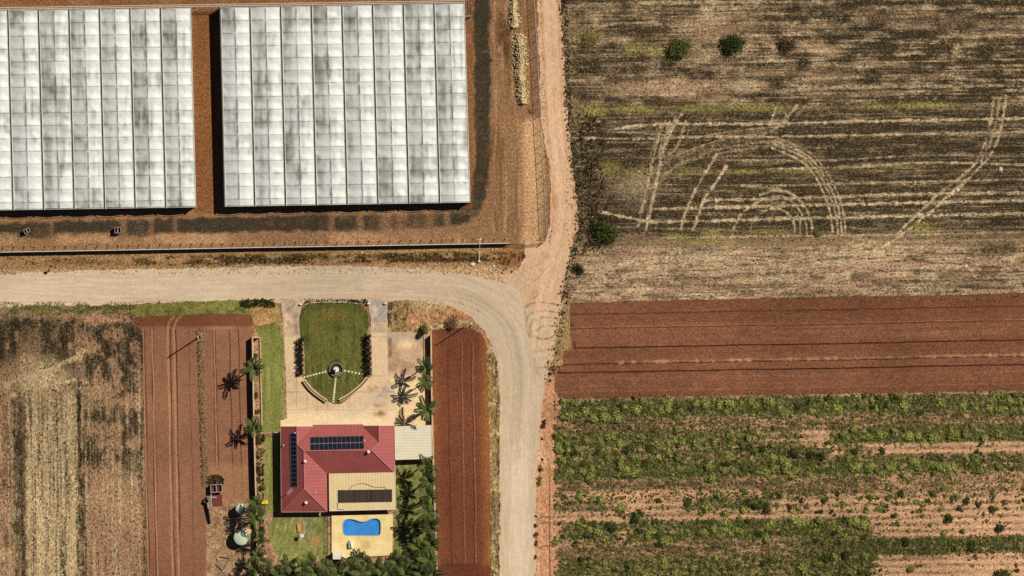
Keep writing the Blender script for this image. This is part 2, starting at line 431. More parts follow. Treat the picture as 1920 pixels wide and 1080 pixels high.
# ---- left stubble paddock
m_stub = ground_mat('stubble_soil', C(142, 114, 83), R=C(44, 37, 25), G=C(212, 186, 140), B=C(118, 118, 62), A=C(178, 136, 102), grain=3.2, con=0.32, stretch=(1, 0.45, 1), brk=1.1, bump=1.0, bd=0.08, midc=0.18, speck=.25, sdark=C(48, 38, 26), slight=C(206, 180, 138))
def stubL(x, y):
    xs = x - (y - 820) * 0.012
    n2 = fbm(xs / 11, y / 16, 22); n3 = fbm(xs / 50, y / 55, 23); sp = vn(x / 2.1, y / 2.1, 20); bl = fbm(xs / 17, y / 26, 29, 4)
    st = fbm(xs / 2.4, y / 130, 24); st2 = fbm(xs / 7, y / 110, 26)
    lx = xs + (n2 - .5) * 16
    strip = sm(42, 52, lx) * (1 - sm(141, 149, xs + (n2 - .5) * 6)) * sm(655, 800, y + (n3 - .5) * 220 + (n2 - .5) * 60)
    G = strip * (.62 + 1.3 * (st - .5) + .7 * (st2 - .5) + .9 * (sp - .5))
    for p, wd, k in (([(12, 722), (40, 708), (70, 705), (155, 660)], 8, .9), ([(25, 740), (90, 722), (150, 712)], 7, .8), ([(40, 715), (100, 688), (150, 670)], 5, .7)):
        G = np.maximum(G, k * line(x, y, p, wd, rag=.8) * (.35 + .9 * sp))
    G = np.maximum(G, blob(x, y, 80, 712, 55, 45) * .95 * (.3 + .9 * n2 + .5 * (sp - .5)))
    G = np.maximum(G, sm(158, 168, xs) * (1 - sm(255, 264, xs)) * sm(860, 980, y) * sm(.52, .7, st) * .6)
    topd = (1 - sm(612, 720, y + (n3 - .5) * 130)) * sm(588, 604, y + (n2 - .5) * 14)
    R = topd * (.72 + 1.0 * (bl - .45) + 1.1 * (st2 - .5) + .7 * (sp - .5))
    R = np.maximum(R, sm(22, 30, lx) * (1 - sm(42, 54, lx)) * sm(690, 780, y) * (.75 + 1.1 * (n2 - .45) + .8 * (sp - .5)))
    R = np.maximum(R, line(xs, y, [(150, 680), (149, 830), (149, 960), (148, 1240)], 9, soft=4, rag=.5) * (1.15 + .8 * (n2 - .4)) * sm(670, 730, y))
    R = np.maximum(R, line(xs, y, [(158, 800), (157, 1240)], 5, soft=3, rag=.5) * .95)
    R = np.maximum(R, line(xs, y, [(266, 600), (267, 1240)], 12, soft=7, rag=.7) * (.5 + 1.0 * (n2 - .3)))
    rz = sm(154, 164, xs) * (1 - sm(262, 270, xs))
    R = np.maximum(R, rz * (1 - sm(840, 930, y + (n3 - .5) * 80)) * (.56 + 2.0 * (bl - .5) + .8 * (sp - .5) + 1.1 * (st2 - .5) + .5 * (st - .5)))
    R = np.maximum(R, rz * sm(840, 930, y) * (.14 + 1.3 * (st2 - .52) + .9 * (bl - .52)))
    R = np.maximum(R, strip * np.clip(sm(.5, .66, 1 - st) * .95 + .6 * (sp - .6) + line(xs, y, [(118, 720), (119, 1240)], 14, soft=10) * .4 * sm(.4, .6, 1 - st), 0, 1))
    R = np.maximum(R, (1 - sm(14, 24, lx)) * sm(690, 760, y) * (.35 + 2.0 * (bl - .5)))
    for cx, cy, rr in ((120, 783, 4.5), (65, 876, 3), (140, 742, 5), (152, 766, 4), (165, 782, 4), (178, 777, 3), (184, 786, 3), (247, 775, 3.5), (247, 785, 3.5), (247, 796, 3), (237, 683, 2.5), (156, 722, 3), (197, 922, 2.5), (219, 930, 2.5)):
        R = np.maximum(R, blob(x, y, cx, cy, rr, rr) * 1.2)
    G = np.maximum(G, (1 - strip) * sm(650, 760, y) * (.12 + 1.6 * (st - .5) + .5 * (sp - .5)))
    R = np.maximum(R, (1 - strip) * sm(640, 720, y) * (.12 + 1.8 * (st2 - .5) + .9 * (.5 - st)))
    A = rz * np.maximum(sm(820, 960, y) * (.75 + .8 * (1 - st2 - .5)), .55 * sm(.42, .6, 1 - bl))
    A = np.maximum(A, (1 - sm(16, 24, lx)) * (.5 + .9 * (n2 - .5)) * sm(680, 760, y)); A = np.maximum(A, box(x, y, 155, 245, 582, 606, 6) * .9)
    A = np.maximum(A, .45 * sm(.5, .7, 1 - bl))
    B = box(x, y, -140, 255, 560, 590, 4) * sm(.34, .56, fbm(x / 26, y / 8, 28)) * .9 * (.6 + .8 * sp) + blob(x, y, 88, 690, 25, 30) * .5 * n2
    return R, G, B, A
sheet('stubble_paddock', [(-140, 568), (0, 572), (250, 570), (256, 590), (247, 600), (262, 614), (269, 640), (271, 800), (276, 1000), (279, 1260), (-140, 1260)], 0.036, 1.6, m_stub, stubL, jit=0.8)

# ---- right stubble paddock
m_stub2 = ground_mat('mown_soil', C(150, 124, 92), R=C(60, 51, 35), G=C(220, 194, 152), B=C(150, 138, 70), A=C(182, 146, 114), grain=3.2, con=0.32, stretch=(0.5, 1, 1), brk=1.1, bump=1.0, bd=0.08, midc=0.18, speck=.25, sdark=C(52, 41, 28), slight=C(218, 190, 150))
PALE = [([(1142, 244), (1229, 233), (1435, 232), (1640, 227), (1920, 222), (2080, 219)], 6, 1), ([(1099, 259), (1223, 260), (1332, 256), (1453, 256), (1640, 253), (1920, 247), (2080, 244)], 5, .95),
        ([(1145, 246), (1226, 251), (1260, 254)], 4, .7), ([(1320, 255), (1375, 246), (1432, 240), (1470, 236)], 3, .8), ([(1362, 300), (1531, 301), (1640, 296), (1740, 291), (1920, 293), (2080, 290)], 3.5, .7),
        ([(1440, 317), (1600, 313), (1700, 306), (1800, 305), (1920, 309), (2080, 308)], 5, .9), ([(1380, 349), (1640, 343), (1920, 336), (2080, 333)], 5, .75), ([(1320, 376), (1500, 371), (1640, 366), (1760, 363), (1920, 361)], 6, .9),
        ([(1223, 392), (1498, 385), (1640, 382), (1920, 376), (2080, 373)], 6, 1), ([(1123, 396), (1181, 409), (1232, 416), (1362, 413), (1640, 406), (1920, 400), (2080, 397)], 6, 1), ([(1240, 446), (1440, 443), (1700, 440), (1920, 435), (2080, 433)], 4, .7),
        ([(1640, 455), (1780, 452), (1920, 450)], 5, .5), ([(1700, 502), (1920, 495)], 8, .6), ([(1620, 480), (1700, 478)], 7, .5),
        ([(1277, 215), (1256, 252), (1241, 291), (1229, 351), (1211, 430)], 6, 1), ([(1240, 232), (1226, 291), (1214, 348), (1196, 424)], 6, .9), ([(1256, 227), (1241, 270), (1236, 296)], 5, .8), ([(1285, 228), (1271, 273), (1247, 297)], 5, .7),
        ([(1344, 291), (1317, 333), (1290, 387), (1276, 430)], 6, .95), ([(1362, 312), (1332, 357), (1317, 381), (1300, 430)], 6, .95), ([(1422, 378), (1392, 400), (1374, 433)], 5, .75), ([(1438, 393), (1413, 412), (1407, 430)], 4, .6),
        ([(1211, 351), (1240, 322), (1277, 297), (1347, 272), (1400, 262), (1453, 257)], 20, .3), ([(1205, 345), (1234, 316), (1273, 290), (1345, 264), (1400, 254), (1455, 249)], 4, .7), ([(1216, 356), (1246, 328), (1281, 304), (1350, 280), (1402, 270), (1460, 264)], 4, .65), ([(1230, 350), (1262, 320), (1300, 300), (1360, 286), (1420, 276)], 3.5, .5), ([(1180, 350), (1215, 330), (1250, 300), (1290, 280)], 5, .45), ([(1160, 345), (1190, 352), (1215, 340)], 14, .4), ([(1248, 225), (1233, 268), (1226, 300)], 4, .7), ([(1266, 220), (1250, 256), (1244, 294)], 4, .75), ([(1232, 240), (1220, 292), (1216, 300)], 3.5, .6), ([(1293, 222), (1287, 262), (1262, 300)], 3.5, .4), ([(1120, 246), (1160, 240), (1229, 236)], 4, .5), ([(1090, 285), (1160, 282), (1240, 276)], 4, .35), ([(1464, 203), (1455, 230)], 4, .6), ([(1486, 205), (1466, 236)], 4, .6), ([(1500, 210), (1480, 235)], 3.5, .45), ([(1560, 205), (1552, 222)], 3, .3), ([(1440, 268), (1500, 290), (1535, 322)], 14, .3), ([(1560, 330), (1600, 342)], 4, .4), ([(1876, 186), (1868, 225), (1858, 262), (1838, 305)], 4, .7), ([(1530, 470), (1450, 480), (1380, 476)], 5, .4), ([(1600, 452), (1560, 480), (1500, 500)], 5, .5), ([(1620, 460), (1590, 490), (1530, 512)], 5, .45),
        ([(1425, 365), (1453, 357), (1483, 363), (1507, 384), (1520, 412), (1524, 439)], 5, .95), ([(1432, 373), (1455, 367), (1478, 373), (1497, 392), (1510, 415), (1513, 439)], 4, .8), ([(1430, 398), (1453, 389), (1477, 400), (1489, 418), (1490, 439)], 5, .9), ([(1440, 386), (1460, 380), (1480, 387), (1498, 408), (1501, 438)], 4, .7),
        ([(1495, 198), (1470, 228), (1448, 246)], 7, .8), ([(1512, 196), (1498, 212)], 5, .7), ([(1455, 200), (1446, 232)], 5, .8), ([(1474, 205), (1472, 225)], 4, .5),
        ([(1886, 180), (1882, 215), (1871, 262), (1848, 302), (1802, 347), (1745, 397), (1690, 441), (1640, 470)], 6, .95), ([(1864, 184), (1858, 222), (1846, 272), (1824, 312), (1790, 340), (1731, 390), (1684, 438)], 6, .85), ([(1873, 190), (1866, 240), (1855, 275)], 5, .7),
        ([(1080, 540), (1250, 530), (1500, 520), (1700, 515), (1920, 520)], 9, .7), ([(1100, 522), (1300, 507), (1500, 500), (1640, 482)], 9, .7), ([(1150, 500), (1350, 487), (1560, 492)], 7, .5), ([(1620, 540), (1780, 530), (1920, 534)], 8, .6),
        ([(1290, 480), (1272, 492)], 4, .7), ([(1092, 70), (1150, 45), (1300, 45), (1500, 42)], 5, .6), ([(1200, 5), (1480, 3)], 7, .7), ([(1560, 164), (1720, 162), (1900, 160)], 6, .7), ([(1490, 147), (1620, 145)], 5, .55), ([(1500, 166), (1560, 165)], 8, .6), ([(1680, 18), (1790, 16)], 5, .55),
        ([(1585, 440), (1640, 455), (1690, 470)], 8, .5), ([(1590, 470), (1650, 500)], 20, .35)]
for off in (0, -8, -15, -25):
    PALE.append(([(1453 + off * .2, 257 - off * .8), (1513 + off * .55, 283 - off * .7), (1543 + off * .8, 313 - off * .4), (1568 + off, 357 - off * .1), (1581 + off, 397), (1587 + off, 440)], 4.5, .95 if off else .8))
def stubR(x, y):
    yt = y + (x - 1060) * 0.014
    n1 = fbm(x / 110, yt / 14, 31); n2 = fbm(x / 14, yt / 8, 32); n3 = fbm(x / 70, yt / 50, 33); n4 = fbm(x / 40, yt / 7, 36); sp = vn(x / 2.2, y / 2.1, 37); hs = fbm(x / 90, yt / 2.3, 38); bl = fbm(x / 26, yt / 15, 39)
    mid = box(x, yt + (n2 - .5) * 30, 1000, 2200, 205, 450, 24)
    R = mid * (.90 + .9 * (n4 - .5) + .7 * (n2 - .5) + .6 * (sp - .5) + .7 * (hs - .5))
    top = (1 - sm(200, 215, yt))
    R = np.maximum(R, top * (.62 + 1.0 * (n1 - .5) + 1.1 * (bl - .5) + .5 * (n2 - .5) + .6 * (sp - .5) + 1.1 * (hs - .5) + .22 * sm(1430, 1800, x)))
    for b in ((1440, 25, 65, 20, .7), (1570, 38, 50, 30, 1), (1655, 25, 55, 42, 1), (1780, 40, 70, 30, .7), (1875, 42, 60, 32, .9), (1560, 132, 75, 14, .85), (1760, 140, 60, 26, .8), (1860, 125, 80, 24, .75), (1230, 22, 70, 14, .8), (1240, 110, 60, 16, .8), (1120, 165, 40, 14, .7), (1100, 330, 28, 50, .9), (1145, 345, 35, 18, .8), (1090, 220, 22, 60, .8), (1620, 190, 120, 9, .7), (1720, 180, 90, 9, .7), (1830, 170, 60, 12, .7), (1910, 90, 40, 22, .6), (1290, 440, 45, 7, 1), (1200, 462, 60, 9, .8), (1700, 472, 30, 14, .9), (1640, 470, 50, 12, .7), (1755, 465, 45, 9, .8), (1890, 425, 40, 12, .8), (1870, 460, 60, 10, .8), (1120, 455, 35, 14, .9)):
        R = np.maximum(R, blob(x, y, *b[:4]) * b[4] * (.95 + .8 * (n2 - .5) + .6 * (sp - .5)))
    R = np.maximum(R, (1 - sm(0, 26, x - (1052 + y * .07))) * sm(.4, .62, fbm(x / 9, y / 18, 40)) * .9 * (y < 450))
    R = np.maximum(R, (1 - sm(3, 9, np.abs(yt - 563 + 8))) * sm(.3, .6, n2) * .9)
    R = np.maximum(R, sm(455, 480, yt) * (.36 + 1.8 * (n4 - .5) + 1.6 * (hs - .5) + .8 * (sp - .5) + .5 * (bl - .5)))
    R = np.maximum(R, sm(1690, 1900, x) * sm(500, 515, yt) * sm(.4, .6, n4) * .9)
    B = 0
    for b in ((1108, 208, 40, 16, .8), (1185, 205, 60, 10, .7), (1320, 202, 60, 9, .8), (1420, 201, 70, 10, 1), (1640, 200, 50, 7, .75), (1730, 197, 75, 8, .9), (1190, 92, 24, 14, .9), (1230, 95, 40, 12, .7), (1145, 318, 25, 22, .9), (1200, 325, 40, 12, .6), (1290, 320, 40, 8, .6), (1400, 322, 50, 6, .9), (1500, 320, 80, 6, .9), (1335, 438, 25, 10, .9), (1440, 436, 60, 8, .7), (1730, 428, 28, 14, .8), (1270, 443, 30, 7, .6), (1080, 70, 10, 40, .6), (1000, 200, 80, 9, .4), (1690, 312, 90, 5, .5), (1330, 452, 80, 7, .6)):
        B = np.maximum(B, blob(x, y, *b[:4]) * b[4] * (.42 + 1.1 * n2 + .6 * (sp - .5)))
    R = np.maximum(R, sm(0, 14, x - np.interp(y, [0, 200, 300, 400, 460], [1062, 1072, 1082, 1094, 1086])) * (1 - sm(1112, 1160, x + (n2 - .5) * 60)) * sm(215, 270, y) * (1 - sm(440, 475, y)) * (.85 + 1.2 * (n2 - .5) + .5 * (sp - .5)))
    A = np.maximum(blob(x, y, 1270, 163, 160, 17) * 1.0, top * sm(.5, .65, 1 - n1) * .3)
    A = np.maximum(A, sm(462, 485, yt) * (.15 + .4 * n1) * (1 - sm(1600, 1800, x) * .5))
    A = np.maximum(A, blob(x, y, 1190, 475, 60, 20) * .8)
    A = np.maximum(A, blob(x, y, 1330, 60, 80, 40) * .7)
    G = blob(x, y, 1400, 160, 40, 16) * .6 + blob(x, y, 1190, 350, 60, 40) * .4
    for pts, wd, k in PALE:
        G = np.maximum(G, k * line(x, y, pts, wd * .84, soft=3.2, rag=.4, seed=int(pts[0][0])) * (.40 + .4 * vn(x / 6, y / 6, 44) + .5 * (vn(x / 1.9, y / 1.9, 45) - .4)))
    G = np.maximum(G, top * (.05 + 1.0 * (.5 - bl) + .7 * (sp - .55) + 1.3 * (.5 - hs))); G = np.maximum(G, mid * (-.02 + 1.2 * (.5 - hs) + .5 * (sp - .5)) ); G = np.maximum(G, sm(455, 480, yt) * (.34 + 1.6 * (.5 - hs) + .6 * (sp - .5)))
    low = sm(458, 480, yt)
    A = np.maximum(A, low * sm(.5, .64, fbm(x / 60, yt / 9, 47)) * .95); A = np.maximum(A, blob(x, y, 1195, 470, 70, 14) + blob(x, y, 1260, 545, 130, 9) * .9)
    G = G * (1 - low * .75 * sm(.4, .6, bl))
    R = np.maximum(R, low * sm(.50, .66, fbm(x / 80, yt / 4, 48)) * (.75 + .6 * (sp - .5))); R = np.maximum(R, (1 - sm(4, 11, np.abs(yt - 556))) * (.55 + 1.4 * (n2 - .5)))
    for p in ([(1110, 505), (1200, 492), (1350, 488), (1480, 496)], [(1130, 528), (1260, 512), (1450, 508), (1600, 492), (1700, 478)], [(1250, 500), (1420, 500), (1560, 480), (1640, 458)], [(1090, 512), (1180, 498), (1290, 478)]):
        for o_ in (0, 7): G = np.maximum(G, .6 * line(x, y + o_, p, 3.5, soft=3, rag=.5) * (.4 + .9 * sp))
    R = np.clip(R, 0, 1) * (1 - .75 * np.clip(G, 0, 1))
    return R, G, B, A
sheet('mown_paddock', [(1040, -140), (1050, 0), (1057, 100), (1063, 200), (1070, 280), (1077, 340), (1083, 400), (1081, 440), (1071, 470), (1062, 520), (1052, 545), (1048, 572), (1300, 566), (1600, 558), (2080, 549), (2080, -140)], 0.048, 1.7, m_stub2, stubR, jit=1.2)

# ---- bare soil on the east verge and the crop paddock
m_crop = ground_mat('crop_soil', C(200, 156, 118), R=C(104, 88, 60), G=C(216, 166, 126), B=C(78, 84, 44), A=C(200, 138, 96), grain=2.8, con=0.3, speck=.22, sdark=C(120, 92, 66), stretch=(.7, 1, 1), brk=1.3, bump=0.8, midc=.12)
def yrow(x, y): return y + (x - 1050) * 0.0176
BANDS = [  # yrow range, what grows there: (y0, y1, pieces [(x0, x1, density, lime share)])
    (750, 786, [(1040, 2080, 1.0, .55)]), (788, 813, [(1040, 1500, .4, .08), (1500, 1700, .15, .2), (1700, 2080, .45, .1)]), (812, 842, [(1040, 1420, .95, .6), (1420, 1500, .7, .7), (1500, 1560, .25, .3), (1560, 2080, 1.0, .7)]),
    (842, 864, [(1040, 1400, .85, .35), (1400, 1545, .95, .1), (1570, 1620, .8, .05), (1620, 2080, .14, .3)]), (864, 902, [(1040, 1560, 1.0, .5), (1560, 1700, .95, .65), (1700, 2080, .85, .5)]),
    (902, 930, [(1040, 1440, .2, .05), (1440, 1700, .4, .15), (1700, 2080, .5, .2)]), (930, 962, [(1040, 1180, .62, .35), (1180, 1290, .35, .3), (1290, 1445, .85, .25), (1445, 1700, .5, .3), (1700, 2080, .5, .25)]),
    (960, 982, [(1040, 1160, .4, .05), (1170, 1215, .8, .0), (1220, 1440, .3, .1), (1440, 1720, .25, .2), (1720, 2080, .2, .2)]), (980, 1020, [(1040, 1165, .85, .3), (1175, 1630, .95, .5), (1630, 1700, .5, .3), (1700, 2080, .14, .2)]),
    (1018, 1052, [(1040, 1500, .22, .06), (1500, 1700, .7, .15), (1700, 2080, .75, .25)]), (1050, 1100, [(1040, 1330, .9, .4), (1330, 1480, .8, .25), (1480, 1645, .95, .05), (1645, 2080, .09, .2)]), (1100, 1240, [(1040, 2080, .3, .3)])]
STUB = [(786, 815), (903, 938), (1021, 1053)]
def crop_masks(x, y):
    yr = yrow(x, y); yr0 = yr; yr = yr + (fbm(x / 26, y / 14, 55) - .5) * 10; x = x + (fbm(x / 20, y / 9, 56) - .5) * 60; n2 = fbm(x / 9, yr / 6, 52); n1 = fbm(x / 40, yr / 12, 51)
    R = 0 * x; B = 0 * x
    for y0, y1, pcs in BANDS:
        for x0, x1, dn, lm in pcs:
            bx = box(x, yr, x0, x1, y0, y1, 5)
            if dn > .5: B = np.maximum(B, bx * dn * (.2 + 1.3 * n2))
    for y0, y1 in STUB:
        k = box(x, yr, 1040, 2080, y0, y1, 4)
        R = np.maximum(R, k * (.48 + .6 * sm(.35, .65, n2) + .4 * (vn(x / 2.2, y / 2.2, 57) - .5)) * np.where(y0 < 1000, np.where((y0 < 800) | (x < 1650), 1, .7), 1))
    G = box(x, yr, 1060, 1420, 922, 940, 5) * .8
    rows = .5 + .5 * np.cos(yr0 * 2 * math.pi / 13.0)
    G = np.maximum(G, sm(.5, .85, rows) * .75 * (1 - np.clip(B + R, 0, 1)))
    A = (1 - sm(1035, 1050, x)) * .9
    R = np.maximum(R, (1 - sm(.3, .7, rows)) * (.3 + .5 * sm(.4, .6, n2)) * .75)
    A = np.maximum(A, (rows < .12) * .22)
    return R, G, B, A
sheet('crop_paddock', [(1034, 744), (1300, 739), (1600, 735), (2080, 728), (2080, 1260), (1030, 1260), (1036, 1080), (1038, 900), (1036, 800)], 0.026, 3, m_crop, crop_masks, jit=1)
m_bank = ground_mat('bank_soil', C(200, 146, 106), R=C(100, 66, 42), G=C(220, 180, 140), B=C(150, 126, 84), A=C(172, 110, 74), grain=2.4, con=0.28, stretch=(1, .6, 1), brk=1.2, bump=.8)
def bank_masks(x, y):
    n2 = fbm(x / 7, y / 10, 61); st = fbm(x / 2.5, y / 90, 62)
    R = np.maximum(line(x, y, [(1029, 860), (1031, 960), (1030, 1100), (1030, 1260)], 2.5) * .85, 0)
    for yy in (970, 981, 1025): R = np.maximum(R, line(x, y, [(1008, yy + 3), (1022, yy - 1), (1048, yy + 1)], 3) * .8)
    for k in range(5): R = np.maximum(R, line(x, y, [(1018, 775 + k * 7), (1034, 764 + k * 6), (1060, 742 + k * 7)], 2) * .6)
    G = sm(.5, .7, st) * .55 * sm(780, 820, y) + box(x, y, 990, 1016, 800, 870, 6) * .5
    B = box(x, y, 1020, 1075, 560, 700, 5) * (.3 + 1.0 * n2)
    A = sm(.55, .75, n2) * .5
    return R, G, B, A
sheet('earth_bank', [(1050, 540), (1074, 560), (1075, 640), (1062, 690), (1044, 720), (1046, 745), (1060, 752), (1046, 775), (1036, 800), (1042, 860), (1040, 960), (1044, 1000), (1036, 1100), (1036, 1260), (990, 1260), (990, 1000), (995, 850), (1005, 750), (1020, 700), (1030, 620)], 0.058, 2.5, m_bank, bank_masks, jit=1.5)

# ---- ploughed fields
m_plA = ground_mat('tilled_soil', C(150, 105, 78), R=C(88, 50, 32), G=C(186, 134, 98), B=C(118, 68, 44), A=C(190, 160, 120), grain=3.2, con=0.2, brk=.5, bump=.7, bd=.05, midc=.11, var=.13)
def ploughL(x, y):
    xs = x - (y - 620) * 0.022
    R = 0 * x; G = 0 * x
    for xx, wd, k in ((270.5, 2, .8), (283.5, 2, .9), (287.5, 1.6, .6), (318, 2.2, .8), (329, 2.2, .9), (354, 1.6, .55), (399, 1.6, .7), (403.5, 2, .9), (430.5, 1.8, .85), (447, 1.8, .85)):
        dx = np.abs(xs - xx - (vn(x * 0, y / 60, int(xx)) - .5) * 2.2)
        R = np.maximum(R, (1 - sm(wd * .35, wd * .75, dx)) * k * (y > 617))
    for xx, wd, k in ((285.5, 3, .8), (314, 5, .7), (325, 5, .7), (402, 2.5, .7), (268, 2.5, .7)):
        dx = np.abs(xs - xx - (vn(x * 0, y / 60, int(xx)) - .5) * 2.2)
        G = np.maximum(G, (1 - sm(wd * .3, wd * .7, dx)) * k * (y > 617))
    B = box(x, y, 240, 476, 585, 614, 1.5) * .75
    G = np.maximum(G, line(x, y, [(262, 616.5), (370, 616), (472, 612)], 2) * .7)
    for p in ([(314, 620), (317, 605), (328, 590)], [(325, 620), (330, 603), (342, 590)]):
        G = np.maximum(G, line(x, y, p, 4) * .7); R = np.maximum(R, line(x + 4, y, p, 1.6) * .6)
    R = np.maximum(R, line(x, y, [(452, 640), (455, 625), (462, 614)], 1.6) * .5)
    R = np.maximum(R, line(x, y, [(249, 602), (255, 612), (268, 617)], 1.6) * .7)
    B = np.maximum(B, sm(960, 1080, y) * .35 * (x < 384))
    G = np.maximum(G, (x > 388) * box(x, y, 388, 475, 870, 960, 14) * .55)
    return R, G, B, 0 * x
sheet('ploughed_field', [(250, 601), (254, 593), (300, 592), (380, 588), (472, 584), (473, 612), (474, 700), (480, 900), (482, 942), (388, 942), (387, 1260), (279, 1260), (275, 1000), (270, 800), (268, 640), (266, 617), (256, 613)], 0.062, 1, m_plA, ploughL, jit=.5, step_y=5)
m_plB = ground_mat('tilled_red_soil', C(120, 71, 49), R=C(78, 42, 28), G=C(158, 102, 70), B=C(100, 52, 34), A=C(150, 94, 52), grain=3.2, con=0.22, brk=.5, bump=.65, bd=.05, midc=.1, var=.14, stretch=(1, .6, 1))
def ploughM(x, y):
    xs = x - (y - 650) * 0.016
    R = 0 * x; G = 0 * x
    for xx, wd, k in ((839.5, 1.8, .7), (864, 1.6, .6), (884.5, 2, .8), (912.5, 2.5, .95), (812.5, 2, .6)):
        R = np.maximum(R, (1 - sm(wd * .35, wd * .8, np.abs(xs - xx - (vn(x * 0, y / 50, int(xx)) - .5) * 2))) * k * (y > 640) * (y < 1058))
    for xx, wd, k in ((866, 1.8, .8), (886.5, 2, .8), (910, 2, .5)):
        G = np.maximum(G, (1 - sm(wd * .35, wd * .8, np.abs(xs - xx - (vn(x * 0, y / 50, int(xx) - 2) - .5) * 2))) * k * (y > 640) * (y < 1058))
    R = np.maximum(R, line(x, y, [(838, 1059), (880, 1060), (922, 1061)], 2.2) * .8); R = np.maximum(R, line(x, y, [(826, 1066), (834, 1074), (850, 1078)], 2) * .6)
    R = np.maximum(R, line(x, y, [(916, 1062), (916, 1082)], 4) * .8)
    A = sm(890, 912, xs) * .85 + (1 - sm(812, 835, xs)) * .4
    B = sm(1056, 1062, y) * .6
    return R, G, B, A
sheet('ploughed_strip', [(811, 622), (818, 616), (850, 614), (885, 617), (904, 627), (911, 645), (915, 700), (917, 820), (919, 960), (924, 1260), (824, 1260), (820, 1040), (817, 900), (814, 760), (812, 700)], 0.062, 1, m_plB, ploughM, jit=1.0, step_y=5)
def ploughR(x, y):
    yr = y + (x - 1070) * 0.019
    R = 0 * x; G = 0 * x
    wob = (fbm(x / 60, x * 0, 71) - .5) * 3
    for yy, wd, k, x0 in ((590, 2, .8, 1070), (617, 1.8, .7, 1060), (653.5, 2.4, .95, 1075), (684, 2.2, .8, 1055), (699.5, 2.4, .95, 1050)):
        R = np.maximum(R, (1 - sm(wd * .35, wd * .8, np.abs(yr - yy - wob))) * k * (x > x0))
    for yy, wd, k in ((615, 1.6, .7), (735, 3, .4), (725, 2, .3), (712, 4, .3)):
        G = np.maximum(G, (1 - sm(wd * .35, wd * .8, np.abs(yr - yy - wob))) * k)
    A = (1 - sm(1.5, 3.2, np.abs(yr - 681 - wob + (vn(x / 6, y * 0, 72) - .5) * 2))) * sm(1130, 1260, x) * (.15 + .6 * vn(x / 9, y * 0, 73))
    A = np.maximum(A, (1 - sm(2, 5, np.abs(yr - 681))) * sm(.72, .85, vn(x / 7, y * 0, 74)) * (x > 1140))
    for p in ([(1070, 575), (1068, 600), (1072, 612)], [(1076, 640), (1076, 655)], [(1048, 688), (1048, 700)]):
        R = np.maximum(R, line(x, y, p, 3.5) * .8)
    B = box(x, yr, 1030, 2080, 560, 610, 8) * .4 + box(x, yr, 1030, 2080, 655, 672, 5) * .35 + sm(728, 740, yr) * .35
    hb = fbm(x / 220, yr / 5, 76); G = np.maximum(G, .8 * (hb - .48) + box(x, yr, 1300, 2080, 618, 645, 6) * .25); B = np.maximum(B, 1.0 * (.5 - hb))
    return R, G, B, A
m_plC = ground_mat('tilled_brown_soil', C(132, 86, 61), R=C(64, 37, 26), G=C(158, 110, 80), B=C(108, 66, 46), A=C(178, 130, 96), grain=3.2, con=0.28, brk=.5, bump=.7, bd=.05, midc=.13, var=.13, stretch=(.6, 1, 1))
sheet('ploughed_paddock', [(1070, 568), (1300, 562), (1600, 556), (2080, 547), (2080, 730), (1600, 738), (1300, 743), (1052, 748), (1040, 735), (1040, 700), (1033, 694), (1034, 687), (1056, 686), (1056, 657), (1072, 655), (1068, 620)], 0.066, 5, m_plC, ploughR, jit=1.0, step_y=1)

# ---- roads
ROADC = smooth_line([(-140, 544), (0, 543), (200, 538), (400, 533), (600, 531), (720, 532), (820, 537), (890, 555), (940, 590), (968, 640), (977, 710), (974, 800), (970, 900), (969, 1000), (969, 1260)], 8)
m_road = ground_mat('road_gravel', C(211, 186, 154), R=C(186, 166, 138), G=C(230, 205, 176), B=C(130, 108, 84), A=C(214, 166, 126), grain=3.2, con=0.08, brk=.5, bump=.35, bd=.03, midc=.06, var=.05)
def road_masks(x, y):
    d, al, sg = pdist(x, y, ROADC); s = d * sg
    st = fbm(s / 3.2, al / 130, 81, 3); st2 = fbm(s / 1.6, al / 60, 82, 2)
    bend = sm(500, 800, al) * (1 - sm(1250, 1500, al))
    R = (.1 + .35 * bend) * sm(.35, .7, st) + 0.35 * bend * (1 - sm(6, 14, np.abs(s - 8 + 5 * bend)))
    R = np.maximum(R, .2 * (1 - sm(2, 7, np.abs(s + 22))) * sm(900, 1100, al)); R = np.maximum(R, blob(x, y, 1003, 680, 8, 55) * .6)
    R = np.maximum(R, (1 - sm(3, 10, np.abs(s + 20))) * (1 - sm(500, 700, al)) * .3)
    G = sm(.52, .75, st2) * .45 + sm(800, 900, y) * (1 - sm(5, 30, np.abs(s + 4))) * .6 + (1 - sm(300, 500, x)) * .25
    B = 0 * x
    A = sm(.6, .8, fbm(s / 5, al / 50, 83)) * sm(800, 1000, al) * .4
    A = np.maximum(A, (1 - sm(5, 10, np.abs(s - 26))) * sm(.4, .7, st) * .4)
    return R, G, B, A
sheet('gravel_road', [(-140, 519), (0, 515), (150, 508), (300, 504), (450, 501), (600, 498), (700, 500), (800, 507), (860, 513), (905, 521), (945, 530), (985, 540), (1030, 560), (1040, 620), (1034, 660), (1028, 700), (1017, 750), (1011, 800), (1007, 870), (1005, 930), (1003, 1000), (1003, 1260), (934, 1260), (936, 1080), (937, 950), (937, 850), (937, 740), (931, 682), (922, 650), (908, 622), (884, 596), (850, 578), (800, 568), (760, 563), (700, 565), (520, 567), (400, 567), (250, 572), (100, 573), (0, 575), (-140, 579)], 0.086, 2.5, m_road, road_masks, jit=1.6)
m_track = ground_mat('track_dirt', C(220, 178, 140), R=C(204, 178, 146), G=C(232, 196, 158), B=C(146, 120, 92), A=C(196, 142, 98), grain=2.6, con=0.12, stretch=(1, .5, 1), brk=.5, bump=.4, bd=.03, midc=.07, var=.05)
